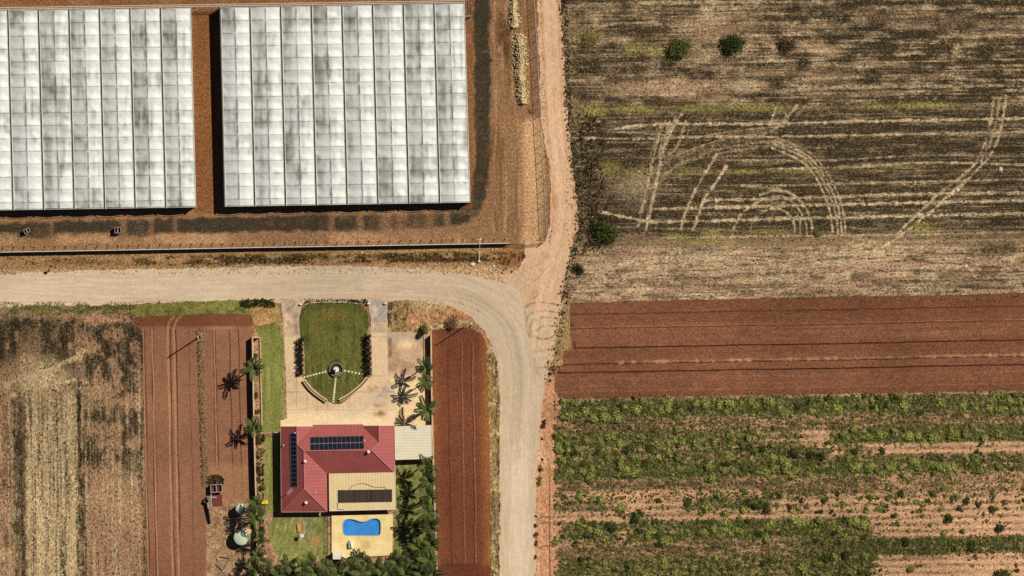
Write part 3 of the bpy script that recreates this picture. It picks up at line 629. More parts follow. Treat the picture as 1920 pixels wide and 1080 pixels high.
TRC = smooth_line([(1026, -140), (1030, 0), (1036, 120), (1042, 240), (1054, 330), (1060, 400), (1050, 460), (1030, 520), (1015, 580), (1005, 660)], 6)
def track_masks(x, y):
    rd_, _, _ = pdist(x, y, ROADC)
    d, al, sg = pdist(x, y, TRC); s = d * sg
    st = fbm(s / 2.5, al / 90, 85, 3)
    R = sm(.5, .7, st) * .55 * sm(380, 480, y) + sm(560, 640, y) * .35 + line(x, y, [(960, 535), (1000, 515), (1040, 470)], 12, soft=10) * .35
    R = np.maximum(R, 1 - sm(34, 72, rd_ + (fbm(x / 12, y / 20, 88) - .5) * 30))
    B = 0 * x
    for p in ([(980, 592), (988, 573), (1011, 567), (1030, 569), (1052, 572)], [(985, 610), (990, 594), (1000, 586), (1024, 583), (1050, 587)], [(993, 618), (998, 602), (1017, 595), (1048, 597)], [(1006, 622), (1016, 612), (1045, 611)], [(994, 624), (1009, 634), (1030, 634), (1046, 622)], [(1000, 660), (1034, 655)], [(1004, 690), (1034, 688)]):
        B = np.maximum(B, line(x, y, p, 2.8, soft=2.2, rag=.5, seed=9) * (.55 + .4 * vn(x / 3, y / 3, 89)))
    for p, k in (([(960, 520), (1000, 500), (1030, 478)], .3), ([(975, 545), (1010, 520), (1050, 470)], .35), ([(985, 560), (1025, 530), (1058, 480)], .3), ([(1000, 560), (1020, 540)], .4), ([(1046, 560), (1062, 500), (1076, 440)], .3)): B = np.maximum(B, line(x, y, p, 3, soft=2, rag=.5) * k)
    for k in range(6): B = np.maximum(B, line(x, y, [(982 + k * 3, 575 + k * 9), (975 + k * 5, 600 + k * 8), (992 + k * 5, 630 + k * 6)], 2.2, rag=.7) * .5)
    G = (1 - sm(3, 9, np.abs(s - 7))) * .5 + (1 - sm(3, 8, np.abs(s + 8))) * .35
    A = sm(.5, .75, fbm(x / 20, y / 25, 87)) * .4 + (1 - sm(2, 5, np.abs(np.abs(s) - 15 - (y > 300) * 6))) * .35 * (y < 460)
    return R, G, B, A
sheet('dirt_track', [(1004, -140), (1008, 0), (1010, 100), (1014, 200), (1020, 265), (1030, 310), (1033, 360), (1031, 420), (1024, 452), (985, 455), (984, 480), (970, 508), (940, 524), (975, 545), (984, 580), (986, 620), (996, 650), (1004, 700), (1016, 718), (1030, 700), (1040, 650), (1048, 612), (1052, 580), (1056, 548), (1061, 510), (1069, 478), (1076, 448), (1084, 430), (1084, 392), (1077, 335), (1070, 275), (1063, 200), (1057, 100), (1050, 0), (1044, -140)], 0.098, 1.5, m_track, track_masks, jit=1.8)
# grass verge between strip and road, and along the road's south side
m_grass = ground_mat('verge_grass_soil', C(142, 132, 70), R=C(64, 60, 34), G=C(166, 146, 92), B=C(90, 108, 40), A=C(196, 140, 96), grain=3.0, con=.35, brk=1.6, bump=.9)
def vg(x, y):
    n = fbm(x / 12, y / 8, 91); n2 = fbm(x / 7, y / 20, 92)
    return sm(.5, .7, n) * .7 + box(x, y, 455, 520, 560, 576, 4) * .9, sm(.5, .75, n2) * .6, n * .6, box(x, y, 470, 520, 574, 615, 5) * .95
sheet('roadside_grass', [(245, 572), (300, 567), (400, 564), (500, 562), (520, 568), (526, 580), (526, 605), (505, 606), (478, 612), (470, 590), (400, 588), (300, 592), (256, 594), (246, 588)], 0.092, 2, m_grass, vg, jit=1.6)
m_dry = ground_mat('dry_verge_soil', C(150, 122, 78), R=C(78, 66, 40), G=C(206, 178, 132), B=C(112, 104, 54), A=C(196, 140, 96), grain=2.8, con=.4, stretch=(1, .6, 1), brk=1.6, bump=.9)
def vd(x, y):
    n = fbm(x / 4, y / 25, 93); n2 = fbm(x / 9, y / 9, 94)
    return sm(.48, .7, n) * .9 + blob(x, y, 760, 590, 20, 18) * .5, sm(.55, .75, n2) * .6 + box(x, y, 770, 835, 560, 580, 5) * .6, sm(.5, .7, n2) * .3, box(x, y, 760, 870, 578, 616, 8) * (.4 + .6 * n2) + line(x, y, [(820, 575), (870, 590), (905, 620), (920, 660)], 10, soft=6) * .9
sheet('dry_verge', [(727, 568), (762, 562), (800, 567), (850, 577), (884, 595), (908, 621), (922, 650), (931, 682), (937, 740), (937, 850), (937, 950), (936, 1080), (934, 1260), (920, 1260), (919, 960), (917, 820), (915, 700), (911, 645), (904, 627), (885, 617), (850, 614), (805, 620), (728, 625)], 0.09, 2, m_dry, vd, jit=1)

# ---- house block
m_lot = ground_mat('lot_soil', C(178, 140, 106), R=C(84, 68, 46), G=C(198, 160, 116), B=C(108, 106, 58), A=C(128, 84, 64), grain=2.6, con=.35, brk=1.4, bump=.8)
def lotm(x, y):
    n = fbm(x / 14, y / 14, 101); n2 = fbm(x / 6, y / 6, 102)
    return sm(.48, .66, n) * .4 * (y > 930), sm(.5, .7, n2) * .6, blob(x, y, 420, 985, 40, 50) * .5 * n2, sm(.5, .7, 1 - n) * .6
sheet('house_yard', [(387, 934), (430, 938), (470, 936), (478, 900), (474, 800), (472, 640), (480, 612), (528, 604), (810, 618), (811, 760), (815, 900), (822, 1100), (822, 1260), (387, 1260)], 0.07, 3, m_lot, lotm, jit=.5)
m_lawn = ground_mat('lawn_grass', C(132, 132, 68), R=C(88, 98, 40), G=C(160, 156, 88), B=C(146, 110, 62), A=C(106, 110, 50), grain=3.4, con=.22, brk=.8, bump=.6, stretch=(1, .6, 1), midc=.1, var=.06)
def lawnA(x, y):
    st = fbm(x / 3, y / 60, 111); n = fbm(x / 16, y / 20, 112)
    return sm(.5, .75, n) * .3, sm(.45, .7, st) * .65 * sm(640, 700, y), 0 * x, sm(.55, .7, 1 - st) * .5 + (1 - sm(610, 640, y)) * .4
sheet('side_lawn', [(480, 618), (488, 606), (508, 603), (526, 612), (532, 640), (533, 720), (534, 806), (527, 808), (505, 812), (492, 812), (490, 800), (490, 640)], 0.082, 2, m_lawn, lawnA, jit=.6)
sheet('narrow_lawn', [(496, 818), (527, 816), (529, 955), (510, 965), (497, 952), (492, 900)], 0.082, 2, m_lawn, lawnA, jit=.8)
m_lawn2 = ground_mat('front_lawn_grass', C(104, 102, 50), R=C(56, 66, 26), G=C(116, 118, 56), B=C(126, 106, 54), A=C(68, 76, 30), grain=3.4, con=.25, brk=.8, bump=.6, stretch=(1, .6, 1), midc=.12, var=.06)
def lawnB(x, y):
    st = fbm((x + (y - 690) * (x - 630) * .0012) / 3.2, y / 70, 115); n = fbm(x / 18, y / 22, 116)
    B = blob(x, y, 625, 590, 32, 16) * .7 + blob(x, y, 590, 620, 20, 22) * .35
    d = np.hypot(x - 630, y - 692); edg = (1 - sm(575, 600, y)) * .45 + (1 - sm(566, 576, x)) * .5 + sm(682, 690, x) * .5
    return (sm(.5, .7, n) * .5 + (1 - sm(15, 22, d)) * .4 + edg * .8, sm(.5, .72, st) * .6 * sm(590, 640, y) + (1 - sm(2, 4, np.abs(d - 20))) * .3, B, sm(.52, .7, 1 - st) * .6)
sheet('front_lawn', [(563, 640), (561, 600), (566, 580), (578, 570), (630, 568), (676, 571), (688, 582), (692, 605), (686, 640), (684, 700), (692, 706), (672, 730), (652, 748), (637, 757), (620, 757), (604, 742), (585, 726), (568, 706), (572, 700), (570, 640)], 0.094, 2, m_lawn2, lawnB, jit=.6)
m_lawn3 = ground_mat('back_lawn_grass', C(136, 134, 76), R=C(98, 104, 52), G=C(168, 160, 100), B=C(172, 122, 78), A=C(96, 104, 48), grain=3.2, con=.25, brk=.9, bump=.6, midc=.12)
def lawnC(x, y):
    st = fbm((x + .3 * y) / 4, y / 30, 118); n = fbm(x / 14, y / 14, 119)
    return sm(.5, .7, n) * .5, sm(.48, .7, st) * .6, blob(x, y, 590, 1015, 16, 16) * .8 * n * 1.4, sm(.5, .7, 1 - st) * .4
sheet('back_lawn', [(512, 972), (560, 967), (614, 965), (615, 1046), (575, 1049), (550, 1054), (524, 1050), (514, 1030), (505, 1010), (503, 990)], 0.082, 2, m_lawn3, lawnC, jit=.9)
sheet('palm_garden_lawn', [(742, 868), (808, 866), (813, 960), (818, 1100), (740, 1100), (737, 1040), (742, 960)], 0.083, 3, m_lawn3, lawnC, jit=.5)
m_conc = ground_mat('pale_concrete', C(228, 196, 154), R=C(176, 134, 104), G=C(246, 218, 172), B=C(150, 118, 86), A=C(200, 184, 160), grain=2.2, con=.08, brk=.6, bump=.15, bd=.01, midc=.08, var=.06)
def joints(x, y, xs, ys, w=.9):
    j = 0 * x
    for q in xs: j = np.maximum(j, 1 - sm(w * .4, w, np.abs(x - q)))
    for q in ys: j = np.maximum(j, 1 - sm(w * .4, w, np.abs(y - q)))
    return j
def concA(x, y):
    n = fbm(x / 22, y / 22, 121); n2 = fbm(x / 7, y / 7, 122)
    j = joints(x, y, (556, 575, 595, 614.5, 635, 656, 678), (631, 705, 735, 768))
    st = 0
    for b in ((712, 760, 12, 6, 1), (712, 776, 13, 8, 1), (712, 742, 12, 6, .6), (700, 728, 14, 8, .5), (722, 730, 10, 8, .5), (600, 760, 40, 20, .3), (550, 720, 18, 30, .25)):
        st = np.maximum(st, blob(x, y, *b[:4]) * b[4])
    grav = (1 - sm(628, 632, y)) * 0
    return n * .25 + st * .5, sm(745, 790, y) * .8 * (1 - st), np.maximum(j * .55, st * sm(.4, .6, n2)), line(x, y, [(640, 790), (700, 750), (740, 720)], 14, soft=12) * .5 + sm(.55, .7, n) * .3
sheet('driveway', [(533, 629), (563, 630), (560, 638), (560, 704), (568, 708), (590, 732), (612, 752), (627, 758), (640, 757), (665, 738), (690, 710), (698, 704), (696, 625), (726, 624), (728, 700), (742, 740), (742, 800), (700, 806), (560, 806), (526, 806), (526, 788), (538, 786), (536, 700)], 0.106, 1.5, m_conc, concA, jit=.25)
m_conc2 = ground_mat('pink_concrete', C(208, 172, 136), R=C(160, 122, 96), G=C(242, 210, 156), B=C(130, 104, 82), A=C(188, 168, 148), grain=2.0, con=.1, brk=.6, bump=.15, bd=.01, midc=.1, var=.08)
def concB(x, y):
    n = fbm(x / 18, y / 18, 124); n2 = fbm(x / 6, y / 9, 125)
    j = joints(x, y, (762, 782), (655, 687, 745, 768), .8) * .4
    st = blob(x, y, 731, 640, 5, 18) + blob(x, y, 733, 665, 6, 10) + blob(x, y, 732, 686, 6, 8)
    return np.maximum(sm(.5, .7, n) * .5, st * sm(.3, .5, n2)), sm(690, 720, y) * .85 + blob(x, y, 762, 645, 20, 12) * .8, np.maximum(j, st * .7 * (n2 > .5)), (1 - sm(634, 650, y)) * .6
sheet('parking_slab', [(727, 623), (796, 622), (802, 700), (806, 798), (742, 800), (741, 740), (728, 700)], 0.104, 1.5, m_conc2, concB, jit=.25)
m_entry = ground_mat('entry_gravel', C(190, 164, 136), R=C(146, 130, 112), G=C(222, 190, 152), B=C(120, 98, 76), A=C(160, 156, 150), grain=2.8, con=.14, brk=.8, bump=.4)
def entm(x, y):
    n = fbm(x / 8, y / 10, 127)
    return sm(.5, .7, n) * .6, sm(.52, .7, 1 - n) * .7, blob(x, y, 556, 620, 4, 9) * .6, box(x, y, 690, 730, 562, 600, 8) * .6
sheet('drive_entry', [(526, 560), (568, 560), (564, 580), (561, 600), (562, 631), (532, 631), (531, 600)], 0.1, 2, m_entry, entm, jit=.7)
sheet('drive_apron', [(690, 560), (728, 560), (726, 590), (727, 626), (694, 626), (696, 600), (692, 582)], 0.1, 2, m_entry, entm, jit=.7)
m_pave = ground_mat('pool_paving_stone', C(248, 220, 152), R=C(222, 180, 118), G=C(255, 236, 176), B=C(204, 172, 116), A=C(214, 196, 150), grain=2.5, con=.05, brk=.5, bump=.12, bd=.01, midc=.05, var=.03)
def pavm(x, y):
    n = fbm(x / 14, y / 14, 128)
    j = joints(x, y, np.arange(622, 740, 3.35), np.arange(965, 1050, 3.35), .6) * .35
    return sm(.5, .7, n) * .4 + blob(x, y, 690, 1022, 18, 10) * .4, sm(.5, .7, 1 - n) * .4, j, 0 * x
def hole(outer, inner):
    return outer
POOL = smooth_line([(643, 986), (644, 979), (648, 974.5), (656, 973), (664, 974), (672, 977), (680, 978.2), (687, 977), (694, 973.8), (702, 972), (709, 973), (713, 977.5), (714, 986), (713.5, 998), (712, 1002.5), (707, 1004), (690, 1004), (665, 1003.8), (650, 1003.5), (645.5, 1001), (643.5, 996)], 4)
# ================================================================== structures
M_steel = plain('galvanised_steel', C(190, 186, 178), .45, .5, .3, dirt=(C(120, 100, 80), .5))
M_dsteel = plain('dark_steel', C(74, 66, 60), .6, .4, .2)
M_white = plain('white_paint', C(238, 232, 220), .5, .4)
M_timber = plain('weathered_timber', C(150, 130, 108), .9, .1, dirt=(C(90, 74, 58), .6))
M_stonewall = plain('rendered_wall', C(214, 184, 146), .9, .1, dirt=(C(150, 118, 88), .5))
M_stone = plain('pale_stone', C(240, 226, 196), .9, .1, con=.15)
M_limest = plain('limestone', C(226, 202, 152), .95, .05, con=.3)
M_water = plain('pool_water', C(66, 146, 220), .1, .5, con=.16, grain=2.2, bump=.3)
M_rim = plain('pool_coping', C(150, 170, 190), .6, .3)

# ---- greenhouses
mpoly, nt_ = new_mat('greenhouse_film')
at = N(nt_, 'ShaderNodeAttribute', attribute_name='mask'); sp = nt_.nodes.new('ShaderNodeSeparateColor'); nt_.links.new(at.outputs['Color'], sp.inputs[0])
nA = noise(nt_, 1.2, 5, (.7, 1.3, 1), .65); nB = noise(nt_, 5.0, 3, (.4, 1.4, 1), .6, 4.0)
f = mathn(nt_, 'ADD', sp.outputs[0], mathn(nt_, 'MULTIPLY', mathn(nt_, 'SUBTRACT', nA, .5), .55))
colr = mixc(nt_, mapr(nt_, f, .15, 1.0, 0, 1), C(224, 225, 217), C(122, 124, 108))
colr = mixc(nt_, sp.outputs[1], colr, C(120, 116, 100))
cb = nt_.nodes.new('ShaderNodeCombineColor'); vv = mapr(nt_, nB, .3, .7, .94, 1.05)
for i in range(3): nt_.links.new(vv, cb.inputs[i])
colr = mixc(nt_, 1.0, colr, cb.outputs[0], 'MULTIPLY')
finish(nt_, colr, .5, .4, nA, .25, .05)
M_film = mpoly
M_gut = plain('gutter_steel', C(96, 92, 82), .6, .4, dirt=(C(60, 52, 44), .6))
M_lip = plain('gutter_lip', C(226, 222, 206), .5, .4)
M_wallfilm = plain('side_film', C(120, 114, 100), .6, .3, stripe=(2, .6, .01), dirt=(C(90, 70, 52), .6))
GUT = 3.0; ARCH = 0.74
def greenhouse(tl, tr, br, bl, n, label, seed):
    def bil(u, v):
        a = np.array(tl) * (1 - u) + np.array(tr) * u; b = np.array(bl) * (1 - u) + np.array(br) * u
        return a * (1 - v) + b * v
    root = thing('greenhouse', label, 'greenhouse', (*P(*bil(.5, .5))[:2], 0), 'greenhouses behind the solid fence')
    ncell = 15.5
    hoops = [k / ncell for k in range(16)] + [1.0]
    vs = sorted(set(np.round(np.concatenate([[h, h - .0035, h + .0035] for h in hoops] + [np.linspace(0, 1, 125)]), 5)))
    vs = [v for v in vs if 0 <= v <= 1]
    vs = np.array([v for i, v in enumerate(vs) if i == 0 or v - vs[i - 1] > .0008])
    ts = np.array([0, .03, .08, .14, .2, .26, .32, .38, .43, .47, .49, .51, .53, .57, .62, .68, .74, .8, .86, .92, .97, 1.0])
    g = 0.03
    for b in range(n):
        T, Vv = np.meshgrid(ts, vs)
        u = (b + g + (1 - 2 * g) * T) / n
        px = np.zeros_like(T); py = np.zeros_like(T)
        for k in (0, 1):
            q = (tl[k] * (1 - u) + tr[k] * u) * (1 - Vv) + (bl[k] * (1 - u) + br[k] * u) * Vv
            if k == 0: px = q
            else: py = q
        cell = Vv * ncell; fr = cell - np.floor(cell); ci = np.floor(cell)
        arch = 1 - (2 * T - 1) ** 2
        ph = (ci * 7919 + b * 104729 + seed * 31).astype(np.int64)
        rnd = _h(ph, ph * 3 + 1, 5)
        sag = (0.13 + .12 * rnd) * np.sin(np.pi * np.clip(fr, 0, 1)) ** 2 * np.minimum(1, arch * 2.2)
        tilt = (rnd - .5) * .05 * (fr - .5) * arch
        wr = (fbm(px / 3.2, py / 3.2, 300 + b, 4) - .5) * .16 * np.minimum(1, arch * 2)
        ridge = (1 - sm(0, .07, np.abs(T - .5))) * .05
        z = GUT + .12 + ARCH * arch - sag + tilt + wr + ridge
        k = 1 - z / CAMH
        V = np.stack([X(px) * k, Y(py) * k, z], 2).reshape(-1, 3)
        V -= np.array(root.location)
        big = fbm(px / 30, py / 38, 310 + seed, 3); fine = fbm(px / 8, py / 13, 320 + b + seed, 4)
        rnd2 = _h(ph + 13, ph + b * 17, 9); half = (T < .5)
        grey = .72 * (fine - .42) + .95 * (big - .44) + 1.0 * (fbm(px / 5, py / 70, 340 + b, 3) - .45) + .55 * (vn(cell * .9, b * 13.7 + seed, 77) - .45) + (.07 - .13 * sm(.2, .8, T)) + .4 * (1 - sm(.0, .09, np.abs(T - .48))) * (rnd2 > .4) * sm(.1, .5, fr)  # grime blotches plus painted shade, greyer on the west half of each span
        grey = grey + .16 * (1 - sm(.0, .2, fr)) + .12 * sm(.8, 1, fr)
        hd = np.minimum(fr, 1 - fr); hoop = (1 - sm(.012, .055, hd)) * (arch > .05) * .78
        hoop = hoop * np.where((Vv < .01) | (Vv > .99), 0, 1)
        rid = (1 - sm(.01, .03, np.abs(T - .5))) * np.where((hd > .06) & (rnd2 > .25), 1.0, .45) 
        mask = np.stack([np.clip(grey, 0, 1), np.clip(np.maximum(hoop, rid) * (.35 + 1.1 * fine), 0, 1), 0 * T, 0 * T], 2).reshape(-1, 4)
        nx = len(ts); ny = len(vs)
        i, j = np.meshgrid(np.arange(nx - 1), np.arange(ny - 1)); a = (j * nx + i).ravel()
        F = np.stack([a, a + nx, a + nx + 1, a + 1], 1)
        link('roof_span', mesh_np('roof_span', V, F, M_film, mask=mask, smooth=True), root)
    for b in range(n + 1):
        u = b / n
        p0 = bil(u, -.004); p1 = bil(u, 1.006)
        hw = .22 if 0 < b < n else .18
        off = 0 if 0 < b < n else (.25 if b == 0 else -.25)
        m = MB()
        a = Vector(P(*p0, GUT)); c = Vector(P(*p1, GUT)); d = (c - a).normalized(); s = Vector((-d.y, d.x, 0))
        a = a - s * -off * -1 if False else a + Vector((off, 0, 0)); c = c + Vector((off, 0, 0))
        prof = [(-hw, .14), (-hw, .10), (-hw * .55, -.06), (hw * .55, -.06), (hw, .10), (hw, .14), (hw * .5, -.02), (-hw * .5, -.02)]
        vs_ = [(q + Vector((dx, 0, dz))) for q in (a, c) for dx, dz in prof]
        m.add(vs_, [(k_, (k_ + 1) % 8, 8 + (k_ + 1) % 8, 8 + k_) for k_ in range(8)] + [tuple(range(7, -1, -1)), tuple(range(8, 16))])
        gt = m.build('gutter', M_gut, root)
        m = MB()
        for sx in ((-1, 1) if 0 < b < n else (1,) if b == 0 else (-1, 1)):
            m.obox(((a.x + c.x) / 2, 0, 0), (0.01, .01, .01)) if False else None
            o = Vector((sx * hw * 1.0, 0, .17))
            m.tube([a + o, c + o], .04 if sx < 0 else .10, 4)
        lp = m.build('gutter_lip', M_lip, None)
        lp.parent = gt; lp.matrix_parent_inverse = Matrix.Identity(4)
        for v in lp.data.vertices: v.co -= root.location
    # end walls following the arches, and the long side walls
    for v, nm in ((0.001, 'end_wall'), (0.998, 'end_wall')):
        m = MB()
        for b in range(n):
            top = []; bot = []
            for t in np.linspace(0, 1, 13):
                q = bil((b + t) / n, v); z = GUT + .05 + ARCH * (1 - (2 * t - 1) ** 2) * .98
                top.append(P(*q, z)); bot.append(P(*q, 0))
            k = len(top)
            m.add(bot + top, [(i, i + 1, k + i + 1, k + i) for i in range(k - 1)])
        m.build(nm, M_wallfilm, root)
    for u in (0.003, 0.997):
        m = MB(); a = bil(u, 0); c = bil(u, 1)
        for i in range(24):
            q0 = a + (c - a) * i / 24; q1 = a + (c - a) * (i + 1) / 24
            m.add([P(*q0, 0), P(*q1, 0), P(*q1, GUT), P(*q0, GUT)], [(0, 1, 2, 3)])
        m.build('side_wall', M_wallfilm, root)
    for v, nm in ((0.0, 'eave_rail'), (1.003, 'eave_rail')):
        m = MB()
        for b in range(n):
            pts = []
            for t in np.linspace(.05, .95, 11):
                q = bil((b + t) / n, v); pts.append(P(*q, GUT + .14 + ARCH * (1 - (2 * t - 1) ** 2)))
            m.tube(pts, .06, 5)
        m.build(nm, M_lip, root)
    for b in range(n + 1):
        for v in (-.004, 1.0):
            m = MB(); q = bil(b / n, v); m.tube([P(*q, 0), P(*q, GUT)], .06, 6); m.build('frame_post', M_steel, root)
    return bil
greenhouse((-157, 22.5), (358, 15.5), (368, 387), (-147, 395), 9, 'long white plastic greenhouse at the left edge of the photo, with grey film streaks', 1)
greenhouse((411, 15), (871, 7), (882, 378), (420, 386), 8, 'white plastic greenhouse of eight spans between the red soil gap and grey drive', 2)
# steel line running along the north end of both greenhouses
t = thing('steel_rail', 'long thin steel rail running along the north ends of both greenhouses', 'rail', (*P(360, 12)[:2], 0))
m = MB()
for dy in (0, 3.2): m.tube([P(-150, 16 + dy + 2.6, 3.3), P(0, 14.5 + dy, 3.3), P(360, 9 + dy, 3.3), P(872, 1 + dy, 3.3)], .07, 6)
m.build('rail', M_lip, t)
for px in range(-143, 880, 57):
    m = MB(); m.tube([P(px, 16 - px * .0157, 0), P(px, 16 - px * .0157, 3.3)], .06, 6); m.build('post', M_steel, t)
t = thing('pipe_stand', 'tall narrow frame of two steel downpipes beside the north east greenhouse corner', 'pipe stand', (*P(880, 20)[:2], 0))
m = MB()
for px in (876.5, 881.5): m.tube([P(px, 5, 3.1), P(px + 1, 31, 2.7), P(px + 1, 32, 0)], .14, 8)
m.build('downpipe', M_dsteel, t)
for py, px in ((6, 873), (30, 885)):
    m = MB(); m.bar(P(873, py, 2.9), P(885, py, 2.9), .16); m.build('bracket', M_steel, t)
    m = MB(); m.tube([P(px, py, 0), P(px, py, 2.9)], .08, 6); m.build('post', M_steel, t)
# open crates
def crate(px, py, wx, wy, h, rz, label, mat, inner, name='open_bin', grp='steel bins south of the greenhouses'):
    t = thing(name, label, 'bin', (X(px), Y(py), 0.03), grp, rz)
    def B(mm, nm, mt):
        q = mm.v; me = bpy.data.meshes.new(nm); me.from_pydata(q, [], mm.f); me.materials.append(mt); return link(nm, me, t)
    e = .07
    m = MB(); m.wall([(-wx / 2, -wy / 2), (wx / 2, -wy / 2), (wx / 2, wy / 2), (-wx / 2, wy / 2)], e, h, .12, True); B(m, 'side_panel', mat)
    m = MB(); m.obox((0, 0, .16), (wx - e, wy - e, .06)); B(m, 'base', mat)
    m = MB(); m.obox((0, 0, h * .8), (wx * .18, wy - e, .06)); B(m, 'cross_plate', inner)
    for sx in (-1, 1):
        m = MB(); m.obox((sx * wx * .35, 0, .06), (.12, wy, .12)); B(m, 'skid', mat)
    m = MB(); m.wall([(-wx / 2, -wy / 2), (wx / 2, -wy / 2), (wx / 2, wy / 2), (-wx / 2, wy / 2)], .12, .05, h + .12, True); B(m, 'rim', inner)
    return t
M_bin = plain('bin_steel', C(60, 48, 44), .7, .3); M_binl = plain('bin_rim', C(168, 146, 132), .6, .3)
crate(51, 433, 1.25, 0.95, 1.1, .5, 'small open steel bin turned at an angle on the grey drive near the left edge', M_bin, M_binl)
crate(221.5, 432, 1.3, 1.25, 1.2, .05, 'open square steel bin standing straight on the grey drive south of the left greenhouse', M_bin, M_binl)
# solid fence with struts
FEN = [(-140, 475.2), (0, 473), (250, 468.6), (480, 464.2), (700, 460.8), (955, 456.2)]
t = thing('solid_fence', 'long solid corrugated steel fence with struts between greenhouses and gravel road', 'fence', (X(400), Y(466), 0))
M_fence = plain('fence_sheet', C(196, 184, 170), .5, .4, stripe=(0, .25, .02))
def fy(px): return float(np.interp(px, [p[0] for p in FEN], [p[1] for p in FEN]))
m = MB(); m.wall([P(a, b)[:2] for a, b in FEN], .05, 1.7, .03); m.build('fence_panel', M_fence, t)
m = MB(); m.wall([P(a, b)[:2] for a, b in FEN], .13, .05, 1.735); m.build('top_rail', M_lip, t)
px = -130.0
while px < 950:
    m = MB(); y = fy(px)
    m.tube([P(px, y - .7, 1.55), P(px, y - 10, .06)], .07, 5)
    m.tube([P(px, y - 10, .02), P(px, y - 10, .7)], .06, 5)
    m.build('strut', M_timber, t); px += 19.6
# wire gate
t = thing('wire_gate', 'sagging wire farm gate at the end of the solid fence beside the dirt track', 'gate', (X(988), Y(458), 0))
g0, g1, g2 = (957, 456.5), (985, 459.5), (1019, 455)
for a, b in ((g0, g1), (g1, g2)):
    m = MB()
    for z in (.15, .5, .9, 1.3, 1.7): m.tube([P(*a, z), P(*b, z)], .03, 5)
    for k in np.linspace(0, 1, 9): q = (a[0] + (b[0] - a[0]) * k, a[1] + (b[1] - a[1]) * k); m.tube([P(*q, .1), P(*q, 1.75)], .025, 5)
    m.build('gate_leaf', M_dsteel, t)
m = MB()
for q in (g0, g2): m.tube([P(*q, 0), P(*q, 2.1)], .09, 8)
m.build('gate_post', M_steel, t)
# chain fence along the track
CF = [(998, -130), (1001.5, 0), (1005, 60), (1008, 110), (1012, 200), (1016, 270), (1019.5, 330), (1022, 385), (1025, 445), (1021, 455)]
t = thing('wire_fence', 'tall wire mesh fence with steel posts along the west side of the dirt track', 'fence', (X(1012), Y(200), 0))
mm_, ntm = new_mat('wire_mesh')
g_ = ntm.nodes.new('ShaderNodeNewGeometry'); s_ = ntm.nodes.new('ShaderNodeSeparateXYZ'); ntm.links.new(g_.outputs['Position'], s_.inputs[0])
hh = mathn(ntm, 'MAXIMUM', mathn(ntm, 'SINE', mathn(ntm, 'MULTIPLY', mathn(ntm, 'ADD', s_.outputs[1], s_.outputs[2]), 105)), mathn(ntm, 'SINE', mathn(ntm, 'MULTIPLY', mathn(ntm, 'SUBTRACT', s_.outputs[1], s_.outputs[2]), 105)))
fa = mapr(ntm, hh, .93, .96, 0, 1)
pb = ntm.nodes.new('ShaderNodeBsdfPrincipled'); pb.inputs['Base Color'].default_value = C(150, 142, 134); tb = ntm.nodes.new('ShaderNodeBsdfTransparent'); mx = ntm.nodes.new('ShaderNodeMixShader'); om = ntm.nodes.new('ShaderNodeOutputMaterial')
ntm.links.new(fa, mx.inputs[0]); ntm.links.new(tb.outputs[0], mx.inputs[1]); ntm.links.new(pb.outputs[0], mx.inputs[2]); ntm.links.new(mx.outputs[0], om.inputs[0])
m = MB()
for a, b in zip(CF[:-1], CF[1:]): m.add([P(*a, .05), P(*b, .05), P(*b, 2.0), P(*a, 2.0)], [(0, 1, 2, 3)])
m.build('mesh_panel', mm_, t)
m = MB(); m.tube([P(a, b, 2.05) for a, b in CF], .045, 6); m.build('top_rail', M_steel, t)
m = MB(); m.tube([P(a, b, .12) for a, b in CF], .03, 6); m.build('bottom_rail', M_steel, t)
for py in np.arange(-120, 455, 28.0):
    px = float(np.interp(py, [p[1] for p in CF[:-1]], [p[0] for p in CF[:-1]]))
    m = MB(); m.tube([P(px, py, 0), P(px, py, 2.15)], .065, 6); m.tube([P(px, py, 2.1), P(px - 2.2, py, 2.45)], .04, 5); m.build('post', M_steel, t)
# white pipe across the fence, blocks, letterbox
t = thing('water_pipe', 'white standpipe laid across the solid fence near its east end', 'pipe', (*P(899, 488)[:2], 0))
m = MB(); m.tube([P(898.5, 490, .55), P(899, 470, .7), P(899.5, 458, 2.15), P(900.5, 447, 2.15), P(900.5, 446, .05)], .075, 8); m.build('pipe', M_lip, t)
m = MB(); m.obox((*P(898.5, 490)[:2], .3), (.55, .4, .6), 0, .05); m.build('base', M_white, t)
m = MB(); m.tube([P(898.8, 474, 0), P(898.8, 474, .65)], .05, 6); m.build('support', M_white, t)
m = MB(); m.tube([P(895, 449, 2.15), P(904, 449, 2.15)], .06, 6); m.build('bracket', M_white, t)
def rock(px, py, r, label, mat, sq=(1, .7, .5), sd=1, z=.03, name='limestone_block', cat='rock'):
    m = MB(); n = 10
    for i in range(5):
        th = math.pi * (i + .5) / 5
        for k in range(n):
            a = 2 * math.pi * k / n; rr = r * (.8 + .4 * float(vn(a * 2 + sd, th * 2, sd)))
            m.v.append((X(px) + math.cos(a) * math.sin(th) * rr * sq[0], Y(py) + math.sin(a) * math.sin(th) * rr * sq[1], z + r * sq[2] * .5 - math.cos(th) * rr * sq[2]))
    for i in range(4):
        for k in range(n): m.f.append((i * n + k, i * n + (k + 1) % n, (i + 1) * n + (k + 1) % n, (i + 1) * n + k))
    m.f.append(tuple(range(n - 1, -1, -1))); m.f.append(tuple(4 * n + k for k in range(n)))
    return tag(m.build(name, mat, None, org=(X(px), Y(py), 0)), label, cat)
rock(886, 495.5, .55, 'pale flat stone lying beside the foot of the white standpipe', M_stone, sd=3)
rock(926, 499, .38, 'small white stone lying in the dry weeds east of the standpipe', M_stone, (.55, 1, .5), sd=5)
rock(679, 474, .25, 'small cream stone in dark weeds just below the solid fence', M_stone, sd=8)
